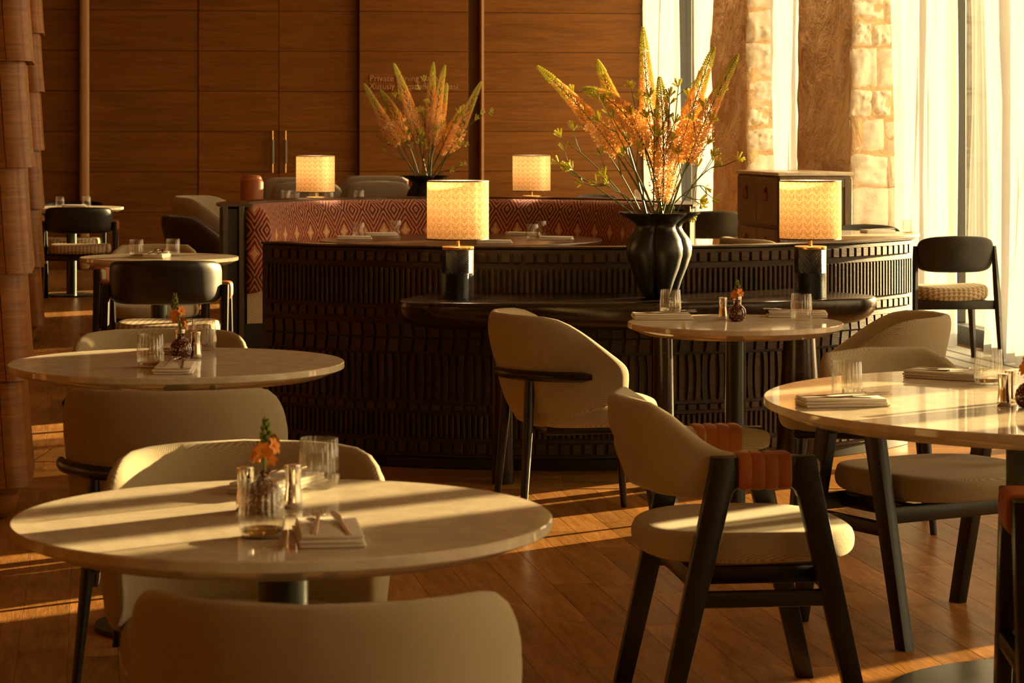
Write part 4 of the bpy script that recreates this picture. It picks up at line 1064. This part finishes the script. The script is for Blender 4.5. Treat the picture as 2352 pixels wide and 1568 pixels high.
def bud_vase(where, x, y, grp, lean=(0, 0), hgt=.085, seed=0):
    inst('vase_body', BV, thing('bud_vase', 'round speckled oxblood bud vase ' + where, 'vase', (x, y, .7402), 0, 'speckled bud vases'))
    random.seed(seed); t = thing('orange_flower', 'orange blossom spike ' + where + ', in bud vase', 'flower', (x, y, .7402+.066), random.uniform(0, 6), 'orange flowers in bud vases')
    top = Vector((lean[0], lean[1], hgt)); p = bez((0, 0, -.03), (0, 0, hgt*.5), top, 10); MB().add(*tube(p, [.0032]*6+[.0024]*4, 6)).obj('stem', M['bud'], t)
    for i in range(26):
        u = i/26; a = i*2.4; r_ = .0105*(1-u)**.6+.001; q = top + Vector((0, 0, -.030 + .046*u)); d = Vector((math.cos(a), math.sin(a), .7+2*u)).normalized()
        inst('bud', BUD, t, q + Vector((math.cos(a), math.sin(a), 0))*r_*.4, d.to_track_quat('Z', 'Y').to_euler(), (1.15-.35*u,)*3)
    for i in range(6):
        a = i*1.15 + .4; h = hgt*(.22+.085*i); d = Vector((math.cos(a), math.sin(a), .35)).normalized(); q = Vector((lean[0]*h/hgt, lean[1]*h/hgt, h)); e = q + d*.017
        MB().add(*tube([q-Vector((0,0,.012)), q+d*.008, e], .0011, 5)).obj('stalk', M['bud'], t); inst('blossom', BL, t, e, d.to_track_quat('Z', 'Y').to_euler(), (1.0, 1.0, 1.0))
random.seed(8)
# near table
g = 'on the near table'
tumbler('ribbed tumbler with amber bottom on the near sunlit table', -.399, 4.045, True, None)
tumbler('clear ribbed tumbler beyond the flower on the near sunlit table', -.350, 4.60, False, None)
setting('lying at the front of the near sunlit table', -.292, 4.035, R(97), g, 0)
setting('at the back of the near sunlit table', -.425, 4.60, R(70), g, 1)
bud_vase('on the near sunlit table', -.420, 4.30, g, (.004, .0), .075, 1)
shaker('polished steel shaker on the near table, towards the column', -.455, 4.33, 'shakers on the near table'); shaker('polished steel shaker on the near table, towards the clear tumbler', -.376, 4.36, 'shakers on the near table')
# second table
g = 'on the table before the column'
tumbler('ribbed tumbler with amber bottom on the table before the column', -.988, 6.93, True, None)
tumbler('clear ribbed tumbler behind the shaker on the table before the column', -.906, 7.46, False, None)
setting('at the front of the table before the column', -.905, 6.82, R(92), g, 2)
setting('at the back of the table before the column', -.985, 7.42, R(80), g, 0)
bud_vase('on the table before the column', -.938, 7.19, g, (-.022, 0), .098, 2)
shaker('polished steel shaker hidden behind bud vase, table before the column', -.955, 7.30, 'shakers on the table before the column'); shaker('polished steel shaker beside bud vase, table before the column', -.900, 7.22, 'shakers on the table before the column')
# small table by the console
g = 'on the small table by the console'
tumbler('clear tumbler at the vase end of the small table', .553, 8.86, False, None); tumbler('clear tumbler at the lamp end of the small table', .985, 8.64, False, None)
setting('overhanging the vase end of the small table', .515, 8.70, R(3), g, 1); setting('at the lamp end of the small table', .99, 8.80, R(176), g, 2)
bud_vase('on the small table by the console', .763, 8.60, g, (.0, 0), .052, 3)
shaker('polished steel shaker fully visible on the small table', .722, 8.68, 'shakers on the small table'); shaker('polished steel shaker behind bud vase on the small table', .775, 8.73, 'shakers on the small table')
# very large table
g = 'on the very large table'
tumbler('clear ribbed tumbler behind the nearer napkin on the large table', .808, 6.12, False, None); tumbler('ribbed tumbler with amber bottom on the large table', 1.215, 6.47, True, None)
setting('near the rim of the very large table', .778, 5.98, R(8), g, 0); setting('farther back on the very large table', 1.135, 6.63, R(-32), g, 1)
bud_vase('on the very large table', 1.207, 5.93, g, (-.012, 0), .062, 4)
shaker('polished steel shaker beside bud vase on the large table', 1.158, 5.97, 'shakers on the very large table'); shaker('polished steel shaker behind bud vase on the large table', 1.19, 6.05, 'shakers on the very large table')
# booth-side table and others farther off
tumbler('tumbler with amber bottom on the booth-side table', -1.91, 12.90, True, None); tumbler('clear tumbler on the booth-side table', -1.735, 12.98, False, None)
setting('on the near half of the booth-side table', -1.80, 12.86, R(85), 'on the booth-side table', 0); setting('on the far half of the booth-side table', -1.82, 13.06, R(95), 'on the booth-side table', 1)
tumbler('small clear tumbler by the column on the far wall table', -3.76, 21.1, False, None); tumbler('small clear tumbler by the corner post on the far wall table', -3.555, 21.2, False, None)
setting('on the far wall table', -3.66, 21.2, R(10), 'on the far wall table', 0, False)
for lab, x, y in (('clear tumbler behind the long napkin on the booth table', -.925, 15.28), ('clear tumbler deeper in the booth near its end', -.72, 15.62), ('clear tumbler at the vase end of the booth table', .12, 15.02), ('clear tumbler farther back at the vase end, booth table', .175, 15.5)): tumbler(lab, x, y, False, None)
setting('at the booth end edge of the booth table', -.93, 15.0, R(4), 'on the booth table', 0, False); setting('behind the tumbler inside the booth', -.80, 15.5, R(12), 'on the booth table', 1, False)
setting('at the vase end edge of the booth table', .26, 14.95, R(-6), 'on the booth table', 2, False); setting('farther back at the vase end inside the booth', .07, 15.55, R(-10), 'on the booth table', 1, False)
setting('behind the lampshade on the booth table', -.10, 14.48, R(0), 'on the booth table', 0, False)
tumbler('sunlit tumbler with amber bottom on the window table', 2.46, 15.75, True, None); setting('on the window table', 2.30, 15.95, R(20), 'on the window table', 1)
tumbler('clear tumbler on the far corner table', 1.28, 23.45, False, None); tumbler('clear tumbler nearer the flowers on the far corner table', 1.17, 23.5, False, None)
# glasses on the low table in front of the grey sofas
t = thing('cocktail_table', 'dark round table between booth and grey sofas', 'table', (-1.35, 18.75, 0))
MB().add(*lathe([(.36, .82), (.375, .83), (.375, .845), (.37, .85)], 64)).obj('table_top', M['table_wood'], t); MB().add(*lathe([(.22, 0), (.22, .012), (.035, .02), (.035, .825)], 40)).obj('pedestal', M['blackwood'], t)
for i, (x, y) in enumerate(((-1.67, 18.70), (-1.61, 18.80), (-1.46, 18.68), (-1.36, 18.82), (-1.13, 18.72))): tumbler('small clear tumbler behind the booth ledge, ' + ('closest to the leather bolster', 'second from the leather bolster', 'third from the leather bolster', 'just before the lamp base', 'just past the lamp base')[i], x, y, False, 'glasses behind the booth ledge', .8502)
